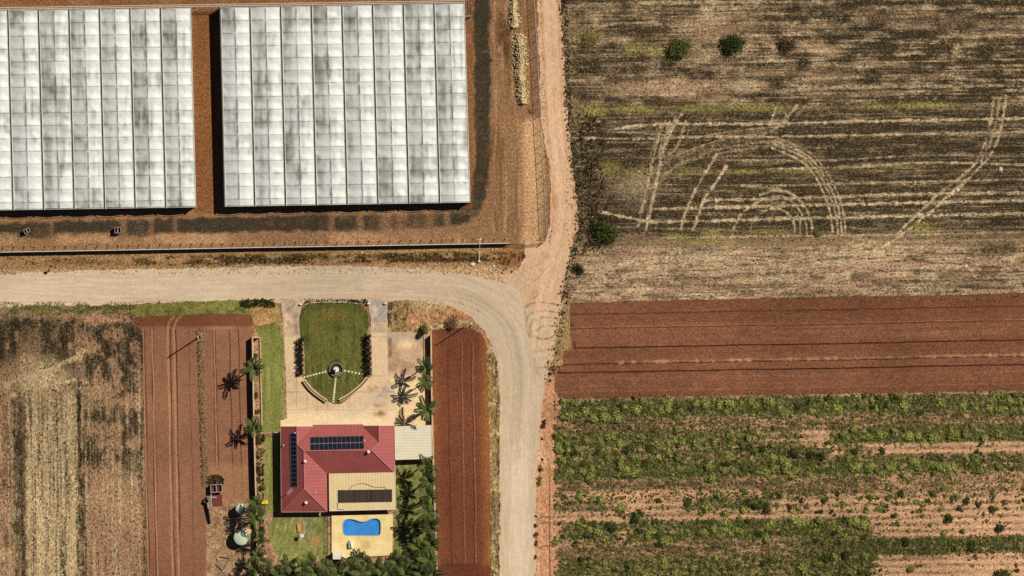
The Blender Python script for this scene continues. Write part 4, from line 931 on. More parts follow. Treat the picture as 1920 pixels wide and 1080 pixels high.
t = thing('letterbox', 'dark letterbox on a leaning post at the left end of the gravel road', 'letterbox', (*P(95, 505)[:2], 0))
m = MB(); m.obox((*P(92, 507)[:2], 1.15), (.5, .62, .45), .2, .1); m.build('box', M_dsteel, t)
m = MB(); m.tube([P(98, 502, 0), P(93, 506, 1.0)], .06, 6); m.build('post', M_timber, t)
# rubble heaps
def heap(pts, label, seed):
    rng = np.random.default_rng(seed); V = []; F = []
    pts = smooth_line(pts[:, :2]) if False else np.array(pts, float)
    for a, b in zip(pts[:-1], pts[1:]):
        L_ = math.hypot(b[0] - a[0], b[1] - a[1])
        for k in range(int(L_ * 15)):
            tt = rng.random(); hw = (a[2] + (b[2] - a[2]) * tt) * 1.2
            q = rng.normal(0, .42); q = max(-1, min(1, q))
            px = a[0] + (b[0] - a[0]) * tt + q * hw; py = a[1] + (b[1] - a[1]) * tt
            z = .05 + (1 - abs(q)) * hw * S * 0.75 * rng.random() ** .4
            r = rng.uniform(.09, .23); base = len(V)
            d = rng.normal(size=(6, 3)) * .25 + np.array([(1, 0, 0), (-1, 0, 0), (0, 1, 0), (0, -1, 0), (0, 0, 1), (0, 0, -1)])
            for e in d: V.append((X(px) + e[0] * r, Y(py) + e[1] * r, z + e[2] * r * .8))
            for f_ in ((0, 2, 4), (2, 1, 4), (1, 3, 4), (3, 0, 4), (2, 0, 5), (1, 2, 5), (3, 1, 5), (0, 3, 5)): F.append([base + i for i in f_])
    V = np.array(V); c = V.mean(0); c[2] = 0
    tag(link('rubble_heap', mesh_np('rubble_heap', V - c, F, M_limest), None, tuple(c)), label, 'rubble heap', 'pale rubble heaps beside the wire fence')
heap([(963, -40, 7), (963, 0, 7), (962, 20, 9), (966, 40, 9), (964, 52, 7)], 'upper heap of pale broken stone, cut by the top of the photo', 1)
heap([(974, 64, 10), (973, 78, 12), (976, 95, 13), (975, 120, 12), (974, 140, 10), (978, 160, 10), (979, 180, 11), (981, 195, 8)], 'long lower heap of pale broken stone beside the wire fence', 2)

# ---- the house
M_red = plain('red_roof_steel', C(176, 98, 90), .5, .25, con=.07, grain=5, dirt=(C(152, 80, 74), .25))
mr_, ntr = new_mat('red_roof_sheet')
g_ = ntr.nodes.new('ShaderNodeNewGeometry')
def vmath(nt, op, a, b=None):
    n = nt.nodes.new('ShaderNodeVectorMath'); n.operation = op; nt.links.new(a, n.inputs[0])
    if isinstance(b, tuple): n.inputs[1].default_value = b
    elif b is not None: nt.links.new(b, n.inputs[1])
    return n
tg = vmath(ntr, 'NORMALIZE', vmath(ntr, 'CROSS_PRODUCT', g_.outputs['True Normal'], (0, 0, 1)).outputs[0]).outputs[0]
cc_ = vmath(ntr, 'DOT_PRODUCT', g_.outputs['Position'], tg).outputs['Value']
rib = mathn(ntr, 'SINE', mathn(ntr, 'MULTIPLY', cc_, 2 * math.pi / .76))
lap = mapr(ntr, rib, .86, 1.0, 1.0, .84)
v_ = mathn(ntr, 'MULTIPLY', mathn(ntr, 'MULTIPLY', mapr(ntr, noise(ntr, 3.5, 4), .3, .7, .9, 1.1), mapr(ntr, noise(ntr, .35, 4, (1, 1, 1), .6, 3.0), .35, .65, .9, 1.08)), lap)
q_ = ntr.nodes.new('ShaderNodeCombineColor')
for i in range(3): ntr.links.new(v_, q_.inputs[i])
finish(ntr, mixc(ntr, 1.0, mixc(ntr, mapr(ntr, noise(ntr, .8, 5, (1, 1, 1), .7, 8.0), .5, .72, 0, .35), C(171, 90, 84), C(146, 78, 72)), q_.outputs[0], 'MULTIPLY'), .5, .25, rib, .6, .012)
M_red = mr_
M_ridge = plain('red_ridge_steel', C(190, 118, 110), .5, .3, con=.05)
M_brick = plain('house_brick', C(190, 150, 120), .9, .1)
M_fascia = plain('cream_fascia', C(232, 210, 190), .5, .3)
M_tan = plain('tan_roof_steel', C(234, 208, 154), .5, .35, con=.04, stripe=(0, .34, .018), dirt=(C(180, 140, 92), .3))
M_cream = plain('cream_roof_steel', C(232, 220, 188), .5, .35, con=.04, stripe=(1, .36, .015), dirt=(C(196, 176, 136), .3))
HX, HY = 633.5, 878
rh = -math.radians(.55)
house = thing('house', 'large house with a red hipped steel roof beside the swimming pool', 'house', (X(HX), Y(HY), 0))
EV = 2.5; K = .55
def hp(px, py, z):        # plan px turned by the small skew of the photograph, z in px of rise above the eaves
    dx, dy = px - HX, py - HY
    x = HX + dx * math.cos(rh) - dy * math.sin(rh) * -1 * -1; y = HY + dy * math.cos(rh) + dx * math.sin(rh)
    return P(x, y, EV + z * S)
R1 = 43 * K; GZ = 30 * K; NZ = 29 * K
faces = {
 'roof_slope_west': [[(527, 799, 0), (527, 959, 0), (570, 916, R1), (570, 845, R1), (557, 832, GZ), (557, 799, GZ)]],
 'roof_slope_north': [[(587, 802, 0), (557, 832, GZ), (570, 845, R1), (697, 845, R1), (711, 831, NZ), (682, 802, 0)]],
 'gable_slope_east': [[(557, 799, GZ), (557, 832, GZ), (587, 802, 0), (587, 799, 0)]],
 'gable_slope_west': [[(682, 799, 0), (682, 802, 0), (711, 831, NZ), (711, 799, NZ)]],
 'roof_slope_east': [[(711, 799, NZ), (711, 831, NZ), (697, 845, R1), (740, 888, 0), (740, 799, 0)]],
 'roof_slope_south': [[(570, 845, R1), (613, 888, 0), (740, 888, 0), (697, 845, R1)]],
 'wing_slope_east': [[(570, 845, R1), (570, 916, R1), (613, 959, 0), (613, 888, 0)]],
 'wing_slope_south': [[(527, 959, 0), (613, 959, 0), (570, 916, R1)]],
 'verandah_roof': [[(587, 796, -1.5), (587, 802, -.05), (682, 802, -.05), (682, 796, -1.5)]],
}
roof = MB()
for nm, fl in faces.items():
    for q in fl:
        top = [hp(*v) for v in q]
        roof.add(top, [tuple(range(len(q)))])
        roof.add([(a, b, c - .06) for a, b, c in top], [tuple(range(len(q) - 1, -1, -1))])
roof_o = roof.build('roof', M_red, house)
m = MB()
for a, b in (((557, 799, GZ), (557, 832, GZ)), ((557, 832, GZ), (570, 845, R1)), ((570, 845, R1), (697, 845, R1)), ((697, 845, R1), (711, 831, NZ)), ((711, 831, NZ), (711, 799, NZ)), ((697, 845, R1), (740, 888, 0)), ((570, 845, R1), (570, 916, R1)), ((570, 916, R1), (527, 959, 0)), ((570, 916, R1), (613, 959, 0))):
    p, q = hp(*a), hp(*b); m.tube([(p[0], p[1], p[2] + .01), (q[0], q[1], q[2] + .01)], .11, 6)
rd = m.build('ridge_capping', M_ridge, None); rd.parent = roof_o
for v in rd.data.vertices: v.co -= house.location
m = MB()
for a, b in (((527, 799, 0), (527, 959, 0)), ((527, 959, 0), (613, 959, 0)), ((740, 888, 0), (740, 799, 0)), ((682, 796, -1.5), (587, 796, -1.5)), ((527, 799, 0), (557, 799, GZ)), ((557, 799, GZ), (587, 799, 0)), ((682, 799, 0), (711, 799, NZ)), ((711, 799, NZ), (740, 799, 0))):
    p, q = hp(*a), hp(*b); m.tube([(p[0], p[1], p[2] - .08), (q[0], q[1], q[2] - .08)], .09, 4)
m.build('eave_gutter', M_fascia, house)
m = MB(); m.prism([hp(*q, 0)[:2] for q in ((531, 804), (556, 804), (556, 806), (736, 806), (736, 884), (609, 884), (609, 954), (531, 954))], 0, EV - .1); m.build('wall', M_brick, house)
for x0, x1 in ((527, 587), (682, 740)):
    xm = (x0 + x1) / 2
    m = MB(); q = [hp(x0 + 3, 801.5, 0), hp(x1 - 3, 801.5, 0), hp(xm, 801.5, 25 * K)]; q2 = [hp(x0 + 3, 803, 0), hp(x1 - 3, 803, 0), hp(xm, 803, 25 * K)]
    m.add(q + q2, [(0, 1, 2), (5, 4, 3), (0, 3, 4, 1), (1, 4, 5, 2), (2, 5, 3, 0)]); m.build('gable_wall', M_brick, house)
M_glass = plain('window_glass', C(60, 70, 80), .1, .6)
def win(px0, px1, py, z0, z1, horizontal=True):
    m = MB(); q0 = hp(px0, py, 0); q1 = hp(px1, py, 0)
    m.obox(((q0[0] + q1[0]) / 2, q0[1], (z0 + z1) / 2), (abs(q1[0] - q0[0]), .06, z1 - z0)); fr = m.build('window', M_glass, house)
    return fr
for a, b in ((535, 550), (600, 616), (624, 640), (655, 672), (692, 706), (716, 730)): win(a, b, 805.6, .9, 2.1)
for a, b in ((538, 554), (580, 600)): win(a, b, 954.4, .9, 2.1)
m = MB(); q = hp(646, 805.5, 0); m.obox((q[0], q[1], 1.05), (.95, .06, 2.1)); m.build('door', M_timber, house)
m = MB()
for px in (590, 614, 660, 680): q = hp(px, 797, 0); m.tube([(q[0], q[1], 0), (q[0], q[1], EV - .3)], .07, 8)
m.build('verandah_post', M_white, house)
# roof furniture belonging to the roof
def vent(px, py, zpx, label):
    q = hp(px, py, zpx)
    t = thing('roof_vent', label, 'roof vent', (q[0], q[1], q[2] - .05), 'whirling vents on the red roof')
    m = MB(); m.lathe((q[0], q[1], q[2] - .2), [(.18, 0), (.18, .4), (.3, .44)], 14); m.build('collar', M_steel, t)
    m = MB(); m.lathe((q[0], q[1], q[2] + .2), [(.2, 0), (.36, .12), (.38, .28), (.26, .42), (.0, .47)], 14); m.build('turbine', M_white, t, True)
vent(572, 864.5, R1 - 1, 'white whirling roof vent on the ridge of the west wing')
vent(691, 848, R1 - 1.5, 'white whirling roof vent at the east end of the main ridge')
vent(573, 942, (959 - 942) * K, 'pale square roof vent on the southern hip above the lawn')
for px, py, z, lb in ((554, 811, 26 * K, 'small white pipe cap at the top of the black solar strip'), (532, 834, 5 * K, 'tiny white pipe cap near the west eave of the red roof'), (591, 923, 22 * K, 'small pale pipe flashing on the inner slope of the west wing'), (683.5, 826, 24 * K, 'small white junction box at the east end of the big solar array')):
    q = hp(px, py, z); m = MB(); m.lathe((0, 0, -.1), [(.1, 0), (.09, .35), (.14, .36), (.14, .46), (0, .5)], 10); o = m.build('vent_pipe', M_white, None, org=(0, 0, 0)); o.location = q; tag(o, lb, 'vent pipe')
q = hp(540, 924, 13 * K)
t = thing('roof_antenna', 'white television antenna on the west slope of the red roof', 'antenna', q)
m = MB(); m.tube([(q[0], q[1], q[2]), (q[0], q[1], q[2] + 1.3)], .03, 6); m.build('mast', M_steel, t)
m = MB(); c = Vector((q[0], q[1], q[2] + 1.3)); m.tube([c + Vector((-.3, -.3, 0)), c + Vector((.9, .9, 0))], .03, 5)
for k in (0, .3, .6, .9): cc = c + Vector((k, k, 0)); m.tube([cc + Vector((.35, -.35, 0)), cc + Vector((-.35, .35, 0))], .02, 4)
m.build('boom', M_white, t)
# solar arrays
msol, nts = new_mat('solar_cell')
finish(nts, mixc(nts, mapr(nts, noise(nts, 1.5, 3), .35, .65, 0, 1), C(22, 24, 34), C(34, 38, 52)), .25, .5)
M_al = plain('aluminium_frame', C(150, 152, 150), .4, .5, .4)
def panel_arr(c00, c10, c11, c01, zf, nx, ny, label, gapx=.06, gapy=.08, lift=.12):
    o = hp((c00[0] + c11[0]) / 2, (c00[1] + c11[1]) / 2, 0)
    t = thing('solar_array', label, 'solar panels', (o[0], o[1], EV + .5))
    def pt(u, v):
        x = (c00[0] * (1 - u) + c10[0] * u) * (1 - v) + (c01[0] * (1 - u) + c11[0] * u) * v
        y = (c00[1] * (1 - u) + c10[1] * u) * (1 - v) + (c01[1] * (1 - u) + c11[1] * u) * v
        q = P(x, y, EV + zf(x, y) * S); return Vector((q[0], q[1], q[2] + lift))
    for j in range(ny):
        for i in range(nx):
            u0, u1 = (i + gapx) / nx, (i + 1 - gapx) / nx; v0, v1 = (j + gapy) / ny, (j + 1 - gapy) / ny
            q = [pt(u0, v0), pt(u0, v1), pt(u1, v1), pt(u1, v0)]
            m = MB(); dn = Vector((0, 0, -.04)); m.add(q + [a + dn for a in q], [(0, 1, 2, 3), (7, 6, 5, 4)] + [(k, k + 4, (k + 1) % 4 + 4, (k + 1) % 4) for k in range(4)])
            m.build('solar_panel', msol, t)
    m = MB()
    for j in range(ny + 1):
        a, b = pt(0, j / ny), pt(1, j / ny); e = Vector((0, 0, -.035)); m.tube([a + e, b + e], .05 if 0 < j < ny else .03, 4)
    for i in range(nx + 1):
        a, b = pt(i / nx, 0), pt(i / nx, 1); e = Vector((0, 0, -.035)); m.tube([a + e, b + e], .035, 4)
    m.build('mounting_rail', M_al, t)
panel_arr((581.5, 819), (682, 816.5), (682.5, 842), (582, 845), lambda x, y: (y - 802 + (x - 633) * .0096) * K, 12, 2, 'large black solar array in two rows on the north slope of the red roof')
panel_arr((544, 812), (556.5, 812), (558, 912), (545.5, 912), lambda x, y: (x - 526.5 - (y - 878) * .0096) * K, 1, 12, 'narrow black solar strip running along the west slope of the red roof')
# patio roof with pool heating mat
t = thing('patio_roof', 'tan corrugated flat patio roof joined to the south side of the house', 'patio roof', (X(679), Y(921), 0))
m = MB(); c = [(616.5, 888), (741, 885.5), (742, 955), (617.5, 958)]; zs = [2.72, 2.72, 2.5, 2.5]
tp = [P(*q, z) for q, z in zip(c, zs)]; m.add(tp + [(a, b, z - .07) for a, b, z in tp], [(3, 2, 1, 0), (4, 5, 6, 7)] + [(k, (k + 1) % 4, (k + 1) % 4 + 4, k + 4) for k in range(4)]); m.build('roof_sheet', M_tan, t)
m = MB(); m.tube([(a[0], a[1], a[2] + .02) for a in (tp[1], tp[2])], .09, 4); m.tube([(a[0], a[1], a[2]) for a in (tp[2], tp[3])], .08, 4); m.build('gutter', M_fascia, t)
for q in ((619, 955), (660, 955), (700, 954), (740, 953), (740, 920)):
    m = MB(); m.tube([P(*q, 0), P(*q, 2.45)], .06, 8); m.build('post', M_white, t)
t = thing('pool_heating_mat', 'dark brown solar heating mat lying on the tan patio roof', 'heating mat', (X(684), Y(930), 2.6))
M_mat = plain('heating_mat_rubber', C(66, 54, 44), .7, .2, con=.35, grain=.9, stretch=(6, .05, 1), stripe=(0, .3, .02))
m = MB(); c = [(633, 919), (735, 917.5), (735, 941), (633.5, 943)]; tp = [P(*q, 2.72 - (q[1] - 888) / 70 * .22 + .05) for q in c]
m.add(tp + [(a, b, z - .04) for a, b, z in tp], [(3, 2, 1, 0)] + [(k, (k + 1) % 4, (k + 1) % 4 + 4, k + 4) for k in range(4)]); m.build('mat', M_mat, t)
m = MB(); m.tube([(x, y, z) for x, y, z in (P(655, 918, 2.72), P(660, 911.5, 2.74), P(672, 907, 2.75), P(682, 906.5, 2.75), P(690, 909, 2.74), P(700, 913, 2.73), P(722, 913.5, 2.72), P(724, 917, 2.7))], .06, 6)
m.tube([P(633.2, 943, 2.64), P(633.4, 955, 2.6), P(645, 955.5, 2.6)], .06, 6); m.build('feed_pipe', M_timber, t)
m = MB(); m.tube([P(702, 942, 2.62), P(702, 954, 2.58)], .04, 6); m.build('return_pipe', M_white, t)
# carport
t = thing('carport', 'cream flat carport roof between the house and the east boundary wall', 'carport', (X(774), Y(830), 0))
m = MB(); c = [(739.5, 799.5), (808.5, 797), (809.5, 860), (740.5, 862.5)]; tp = [P(*q, z) for q, z in zip(c, (2.7, 2.55, 2.55, 2.7))]
m.add(tp + [(a, b, z - .08) for a, b, z in tp], [(3, 2, 1, 0), (4, 5, 6, 7)] + [(k, (k + 1) % 4, (k + 1) % 4 + 4, k + 4) for k in range(4)]); m.build('roof_sheet', M_cream, t)
m = MB(); m.tube([tp[1], tp[2]], .09, 4); m.build('gutter', M_white, t)
for q in ((742, 802), (772, 801), (806, 800), (742, 860), (775, 859), (806, 858)):
    m = MB(); m.tube([P(*q, 0), P(*q, 2.55)], .06, 8); m.build('post', M_white, t)

# ---- boundary walls, beds, hedges, fountain
def wall_thing(name, label, cat, pts, wd, h, mat, cap=True, z0=0.0, group=None):
    c = pts[len(pts) // 2]
    t = thing(name, label, cat, (X(c[0]), Y(c[1]), 0), group)
    m = MB(); m.wall(W(*pts), wd, h, z0); m.build('wall_body', mat, t)
    if cap: m = MB(); m.wall(W(*pts), wd + .08, .06, z0 + h + .003); m.build('coping', M_stonewall, t)
    return t
wall_thing('boundary_wall', 'tall rendered wall along the west side of the house block, beside tilled soil', 'wall', [(488, 632.5), (474, 632.5), (475, 700), (477, 800), (479.5, 900), (482, 970), (484, 1080), (485, 1250)], .22, 1.8, M_stonewall)
wall_thing('boundary_wall', 'tall rendered wall along the east side of the house block, beside red soil strip', 'wall', [(808.5, 628), (809, 700), (811, 800), (813.5, 900), (817, 1000), (819.5, 1080), (822, 1250)], .22, 1.8, M_stonewall)
wall_thing('bed_edging', 'low pale edging wall between the west palm bed and the side lawn', 'edging', [(488, 634), (489, 700), (490.5, 760), (491.5, 806)], .22, .45, M_stonewall, False)
wall_thing('paving_kerb', 'low kerb at the east edge of the pink parking slab', 'kerb', [(795, 624), (796, 680), (800, 740), (804, 796)], .15, .3, M_stonewall, False)
for lb, pts in (('short white gate pier left of the front lawn at the road', [(562, 570.5), (566.5, 570.5)]), ('white gate pier between the front lawn and the right driveway entry', [(689, 569.5), (694.5, 569.5)]), ('white gate pier right of the right driveway entry', [(721, 569), (725, 569)])):
    wall_thing('gate_pier', lb, 'gate pier', pts, .3, .7, M_white, False, group='white gate piers at the road')
wall_thing('lawn_kerb', 'thin pale kerb wall along the road edge of the front lawn', 'kerb', [(571, 571), (580, 568), (630, 566.5), (676, 569)], .14, .18, M_stonewall, False)
def planter(label, pts, side):
    p = smooth_line(pts, 4); c = p[len(p) // 2]
    d = np.gradient(p, axis=0); d /= np.linalg.norm(d, axis=1)[:, None]; nr = np.stack([-d[:, 1], d[:, 0]], 1) * side
    t = thing('garden_planter', label, 'planter', (X(c[0]), Y(c[1]), 0), 'curved low planters below the fountain lawn')
    m = MB(); m.wall(W(*[tuple(q) for q in p + nr * 2.6]), .2, .75, 0); m.build('outer_wall', M_stonewall, t)
    m = MB(); m.wall(W(*[tuple(q) for q in p - nr * 1.6]), .34, .62, 0); m.build('inner_wall', M_stonewall, t)
    m = MB(); m.wall(W(*[tuple(q) for q in p + nr * .7]), .34, .22, 0); m.build('shade_strip', plain('planter_shade', C(44, 34, 26), .95, .05), t)  # painted dark strip standing in for the shadow between both walls
    m = MB(); e = [p[0] + nr[0] * 2.6, p[0] - nr[0] * 1.6]; m.wall(W(*[tuple(q) for q in e]), .2, .7, 0); m.build('end_wall', M_stonewall, t)
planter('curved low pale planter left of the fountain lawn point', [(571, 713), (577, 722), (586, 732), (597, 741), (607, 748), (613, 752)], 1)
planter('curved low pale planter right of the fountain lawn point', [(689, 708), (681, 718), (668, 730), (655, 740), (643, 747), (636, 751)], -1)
t = thing('bench', 'long low white slatted bench along the left curved wall', 'bench', (X(584), Y(735), 0))
m = MB(); m.wall(W((574, 723), (582, 733), (594, 743)), .3, .07, .42); m.build('seat', M_white, t)
for q in ((575, 724), (582.5, 733.5), (593, 742)):
    m = MB(); m.obox((X(q[0]), Y(q[1]), .21), (.3, .3, .42), .7); m.build('leg', M_stonewall, t)
# fountain
t = thing('fountain', 'round tiered fountain in a dark circular basin at the centre of the front lawn', 'fountain', (X(630.5), Y(693), 0))
c = (X(630.5), Y(693), .09)
M_basin = plain('dark_basin', C(50, 44, 40), .6, .3)
m = MB(); m.lathe(c, [(1.62, 0), (1.62, .5), (1.4, .52), (1.36, .0)], 36); m.build('basin_rim', plain('mossy_stone', C(150, 128, 100), .9, .1), t, False)
m = MB(); m.lathe(c, [(1.38, .0), (1.38, .16), (0, .17)], 36); m.build('basin_water', M_basin, t)
m = MB(); m.lathe(c, [(.3, .15), (.22, .7), (.2, .95), (.62, 1.1), (.66, 1.2), (.55, 1.16), (.15, 1.1)], 24); m.build('lower_bowl', M_stone, t, True)
m = MB(); m.lathe(c, [(.14, 1.1), (.1, 1.6), (.36, 1.72), (.4, 1.8), (.3, 1.76), (.1, 1.74), (.1, 2.0), (.05, 2.2), (0, 2.25)], 20); m.build('upper_bowl', M_stone, t, True)
for k in range(5):
    a = 3.6 + k * .5; m = MB(); m.obox((c[0] + 1.05 * math.cos(a), c[1] + 1.05 * math.sin(a), .3), (.22, .3, .3), a, .05); m.build('basin_stone', M_stone, t)
def stones(a, b, n, label, bend=0, sz=.42):
    for k in range(n):
        u = k / (n - 1); px = a[0] + (b[0] - a[0]) * u; py = a[1] + (b[1] - a[1]) * u + bend * math.sin(math.pi * u)
        m = MB(); m.obox((0, 0, .03), (sz * random.uniform(.85, 1.1), sz * random.uniform(.8, 1.1), .06), random.uniform(-.2, .2) + (-.22 if a[0] < b[0] - 30 and a[1] > b[1] else 0), .01)
        o = m.build('stepping_stone', M_stone, None, org=(0, 0, 0)); o.location = (X(px), Y(py), .096)
        tag(o, label, 'stepping stone', label.replace('square white stepping stone in', 'stepping stones of'))
stones((571, 707), (616, 695.5), 9, 'square white stepping stone in the path left of the fountain')
stones((647, 695), (687, 703), 7, 'square white stepping stone in the path right of the fountain')
stones((629.5, 709), (625, 753), 11, 'square white stepping stone in the path south of the fountain', sz=.4)
# pool
outer = [(622, 966.5), (737, 964), (735.5, 1040.5), (622, 1048)]
PZ = .42
sheet('pool_paving', outer + [outer[0]] + [tuple(q) for q in POOL] + [tuple(POOL[0])], PZ, 1.2, m_pave, pavm, jit=0)
m = MB(); m.wall(W(*outer), .06, PZ - .02, .01, True); tag(m.build('paving_edge', M_stonewall), kind='structure')
t = thing('swimming_pool', 'kidney shaped blue swimming pool in cream paving behind the house', 'swimming pool', (X(680), Y(989), 0))
m = MB(); pw = [(X(a), Y(b)) for a, b in POOL]; n_ = len(pw); m.add([(a, b, .10) for a, b in pw], [tuple(range(n_ - 1, -1, -1))]); m.build('water', M_water, t)
m = MB(); m.add([(a, b, .09) for a, b in pw] + [(a, b, PZ - .003) for a, b in pw], [(k, (k + 1) % n_, n_ + (k + 1) % n_, n_ + k) for k in range(n_)]); m.build('shell', plain('pool_shell', C(60, 130, 210), .4, .3), t)
m = MB(); m.wall(pw, .16, .04, PZ + .001, True); m.build('coping', M_rim, t)
m = MB(); m.obox((X(696), Y(990), .11), (.28, .28, .03), 0, .01); m.build('skimmer', M_dsteel, t)
t = thing('filter_box', 'white pool filter box with a dark hose on the cream paving', 'filter box', (X(657), Y(1021), PZ))
m = MB(); m.obox((X(657.5), Y(1022), PZ + .35), (.95, 1.35, .7), .05, .12); m.build('body', M_white, t)
m = MB(); m.tube([P(656.5, 1017, PZ + .7), P(657, 1021, PZ + .85), P(657.5, 1027, PZ + .72)], .09, 8); m.build('hose', M_dsteel, t)
m = MB(); m.obox((X(657.5), Y(1014.5), PZ + .3), (.5, .4, .6), 0, .05); m.build('pump', M_white, t)
t = thing('garden_shed', 'small flat white shed at the lower left corner of the pool paving', 'shed', (X(634), Y(1041), 0))
m = MB(); m.obox((X(634.5), Y(1040.8), 1.05), (2.2, 1.5, 2.1), .03); m.build('wall', M_white, t)
for s in (-1, 1):
    m = MB(); q = (X(634.5 + s * 5), Y(1040.8), 2.16); m.obox(q, (1.19, 1.72, .06), .03); m.build('roof_panel', plain('shed_roof', C(240, 226, 206), .5, .3), t)
# pool fence
t = thing('pool_fence', 'thin dark pool fence between the back lawn and the cream paving', 'fence', (X(614), Y(1005), 0))
m = MB()
for z in (.15, 1.15): m.tube([P(614.5, 962, z), P(614, 1046, z)], .03, 5)
m.build('rail', M_dsteel, t)
for py in range(962, 1047, 12): m = MB(); m.tube([P(614.3, py, 0), P(614.3, py, 1.2)], .035, 5); m.build('post', M_dsteel, t)
m = MB()
for py in np.arange(963, 1046, 1.1): m.tube([P(614.3, py, .15), P(614.3, py, 1.15)], .012, 4)
m.build('baluster_infill', M_dsteel, t)
# back lawn furniture
M_or = plain('orange_canvas', C(226, 150, 92), .8, .1)
t = thing('lounge_mat', 'orange padded lounger lying on the back lawn', 'lounger', (X(561), Y(990), .1)); 
m = MB(); m.obox((X(561), Y(990), .36), (.85, 1.75, .12), .12, .04); m.build('cushion', M_or, t)
m = MB()
for sx in (-.35, .35):
    for sy in (-.75, .75): m.tube([(X(561) + sx, Y(990) + sy, .08), (X(561) + sx, Y(990) + sy, .32)], .03, 5)
m.build('frame', M_steel, t)
t = thing('rotary_clothesline', 'pale rotary clothesline folded beside the curved path on the back lawn', 'clothesline', (X(566), Y(1004), .08))
m = MB(); m.tube([P(566, 1004, .05), P(566, 1004, 1.9)], .05, 8); m.build('mast', M_steel, t)
m = MB(); m.lathe((X(566), Y(1004), 1.55), [(.42, 0), (.5, .1), (.3, .16), (0, .2)], 14); m.build('hub_cover', M_stone, t)
for a, l in ((.7, 1.9), (1.0, 1.5), (-2.2, 1.4), (-1.8, 1.1), (2.4, 1.0)):
    m = MB(); c = Vector(P(566, 1004, 1.75)); m.tube([c, c + Vector((math.cos(a) * l, math.sin(a) * l, .25))], .035, 5); m.build('arm', M_white, t)
sheet('garden_path', [(572, 968), (581, 968), (583, 978), (582, 990), (578, 1002), (572, 1004), (575, 992), (575.5, 980)], .094, 1.5, ground_mat('path_gravel', C(120, 112, 96), con=.2), None, jit=.3)
# ---- utility poles, yard items
t = thing('utility_pole', 'tall timber power pole with crossarm standing in the tilled soil left of the house', 'power pole', (*P(376, 630)[:2], 0))
m = MB(); m.tube([P(375.5, 630.5, 0), P(375, 629, 9.2)], .17, 10, r1=.12); m.build('pole', M_timber, t)
m = MB(); q = Vector(P(375, 628.5, 8.8)); m.bar(q + Vector((-.65, -.55, 0)), q + Vector((.65, .55, 0)), .16); m.build('crossarm', M_stone, t)
m = MB()
for k in (-.6, -.2, .2, .6): m.lathe(tuple(q + Vector((k, k * .85, .06))), [(.07, 0), (.05, .12), (.08, .16), (0, .26)], 8)
m.build('insulator', M_white, t)
m = MB(); m.tube([q + Vector((-.5, -.2, -.1)), q + Vector((-.4, -1.1, -.4))], .06, 6); m.build('bracket', M_white, t)
t = thing('power_pole', 'slim dark timber pole beside the bend of the gravel road', 'power pole', (*P(870, 613)[:2], 0))
m = MB(); m.tube([P(870, 613, 0), P(870, 613, 8.2)], .13, 10, r1=.09); m.build('pole', M_timber, t)
m = MB(); m.bar(Vector(P(870, 613, 7.9)) + Vector((-.35, 0, 0)), Vector(P(870, 613, 7.9)) + Vector((.35, 0, 0)), .1); m.build('crossarm', M_timber, t)
t = thing('guide_post', 'short white guide post on the orange verge inside the road bend', 'guide post', (*P(885, 609)[:2], 0))
m = MB(); m.obox((X(885), Y(609), .55), (.14, .14, 1.1)); m.build('post', M_white, t)
m = MB(); m.bar(Vector((X(885), Y(609), .12)), Vector((X(884), Y(604), .14)), .16); m.build('stay', M_white, t)
# yard
M_tank = plain('tank_green', C(206, 220, 186), .5, .3, con=.06)
def tank(px, py, r, h, label):
    t = thing('water_tank', label, 'water tank', (X(px), Y(py), .07), 'round pale green water tanks')
    c = (X(px), Y(py), .07)
    m = MB(); m.lathe(c, [(r, 0), (r, h)], 32); m.build('tank_wall', M_tank, t)
    m = MB(); m.lathe(c, [(r * 1.02, h + .003), (r * .98, h + .06), (r * .4, h + .22), (.25, h + .27), (0, h + .28)], 32); m.build('tank_lid', M_tank, t, True)
    m = MB(); m.lathe((c[0] + r * .4, c[1] + r * .3, h + .22), [(.2, 0), (.2, .1), (0, .12)], 14); m.build('hatch', M_tank, t)
tank(452, 953.5, 1.12, 2.3, 'smaller pale green round water tank nearer the tilled field')
tank(453.5, 1007, 1.72, 2.3, 'larger pale green round water tank south of the smaller one')
t = thing('overflow_pipe', 'thin white pipe linking the two round water tanks', 'pipe', (X(453), Y(977), 2.2)); m = MB(); m.tube([P(452.5, 960, 2.3), P(453, 994, 2.3)], .07, 8); m.build('pipe', M_white, t)
m = MB(); m.obox((0, 0, .5), (1.25, 1.0, .5), 0, .05); m.obox((0, 0, .12), (1.0, .8, .24))
o = m.build('pump_cover', plain('tan_cover', C(226, 190, 150), .7, .2), None, org=(0, 0, 0)); o.location = (X(466), Y(996), .07); o.rotation_euler = (0, 0, -.35); tag(o, 'square tan pump cover beside the larger water tank', 'pump cover')
t = thing('farm_trailer', 'two bay open topped grey trailer standing at the south end of the weed strip', 'trailer', (X(406), Y(915), .07))
M_tr = plain('trailer_timber', C(176, 146, 124), .7, .2, dirt=(C(110, 84, 70), .5)); zb = .7
m = MB(); m.wall(W((395.5, 909), (416.5, 908), (417, 922), (396, 923)), .16, .75, zb, True); m.build('side_panel', M_tr, t)
m = MB(); m.wall(W((405.5, 909), (406.5, 922)), .16, .7, zb); m.build('divider', M_tr, t)
m = MB(); m.obox((X(406), Y(915.5), zb + .04), (2.5, 1.6, .08)); m.build('floor_deck', M_dsteel, t)
for dx in (-6, 6):
    for dy in (-5, 5):
        m = MB(); c = Vector((X(406 + dx), Y(915.5 + dy * 1.3), .38)); m.tube([c + Vector((0, -.12, 0)), c + Vector((0, .12, 0))], .36, 16); m.build('wheel', M_dsteel, t)
m = MB(); m.bar((X(406), Y(908), .6), (X(407), Y(898), .45), .12); m.build('drawbar', M_dsteel, t)
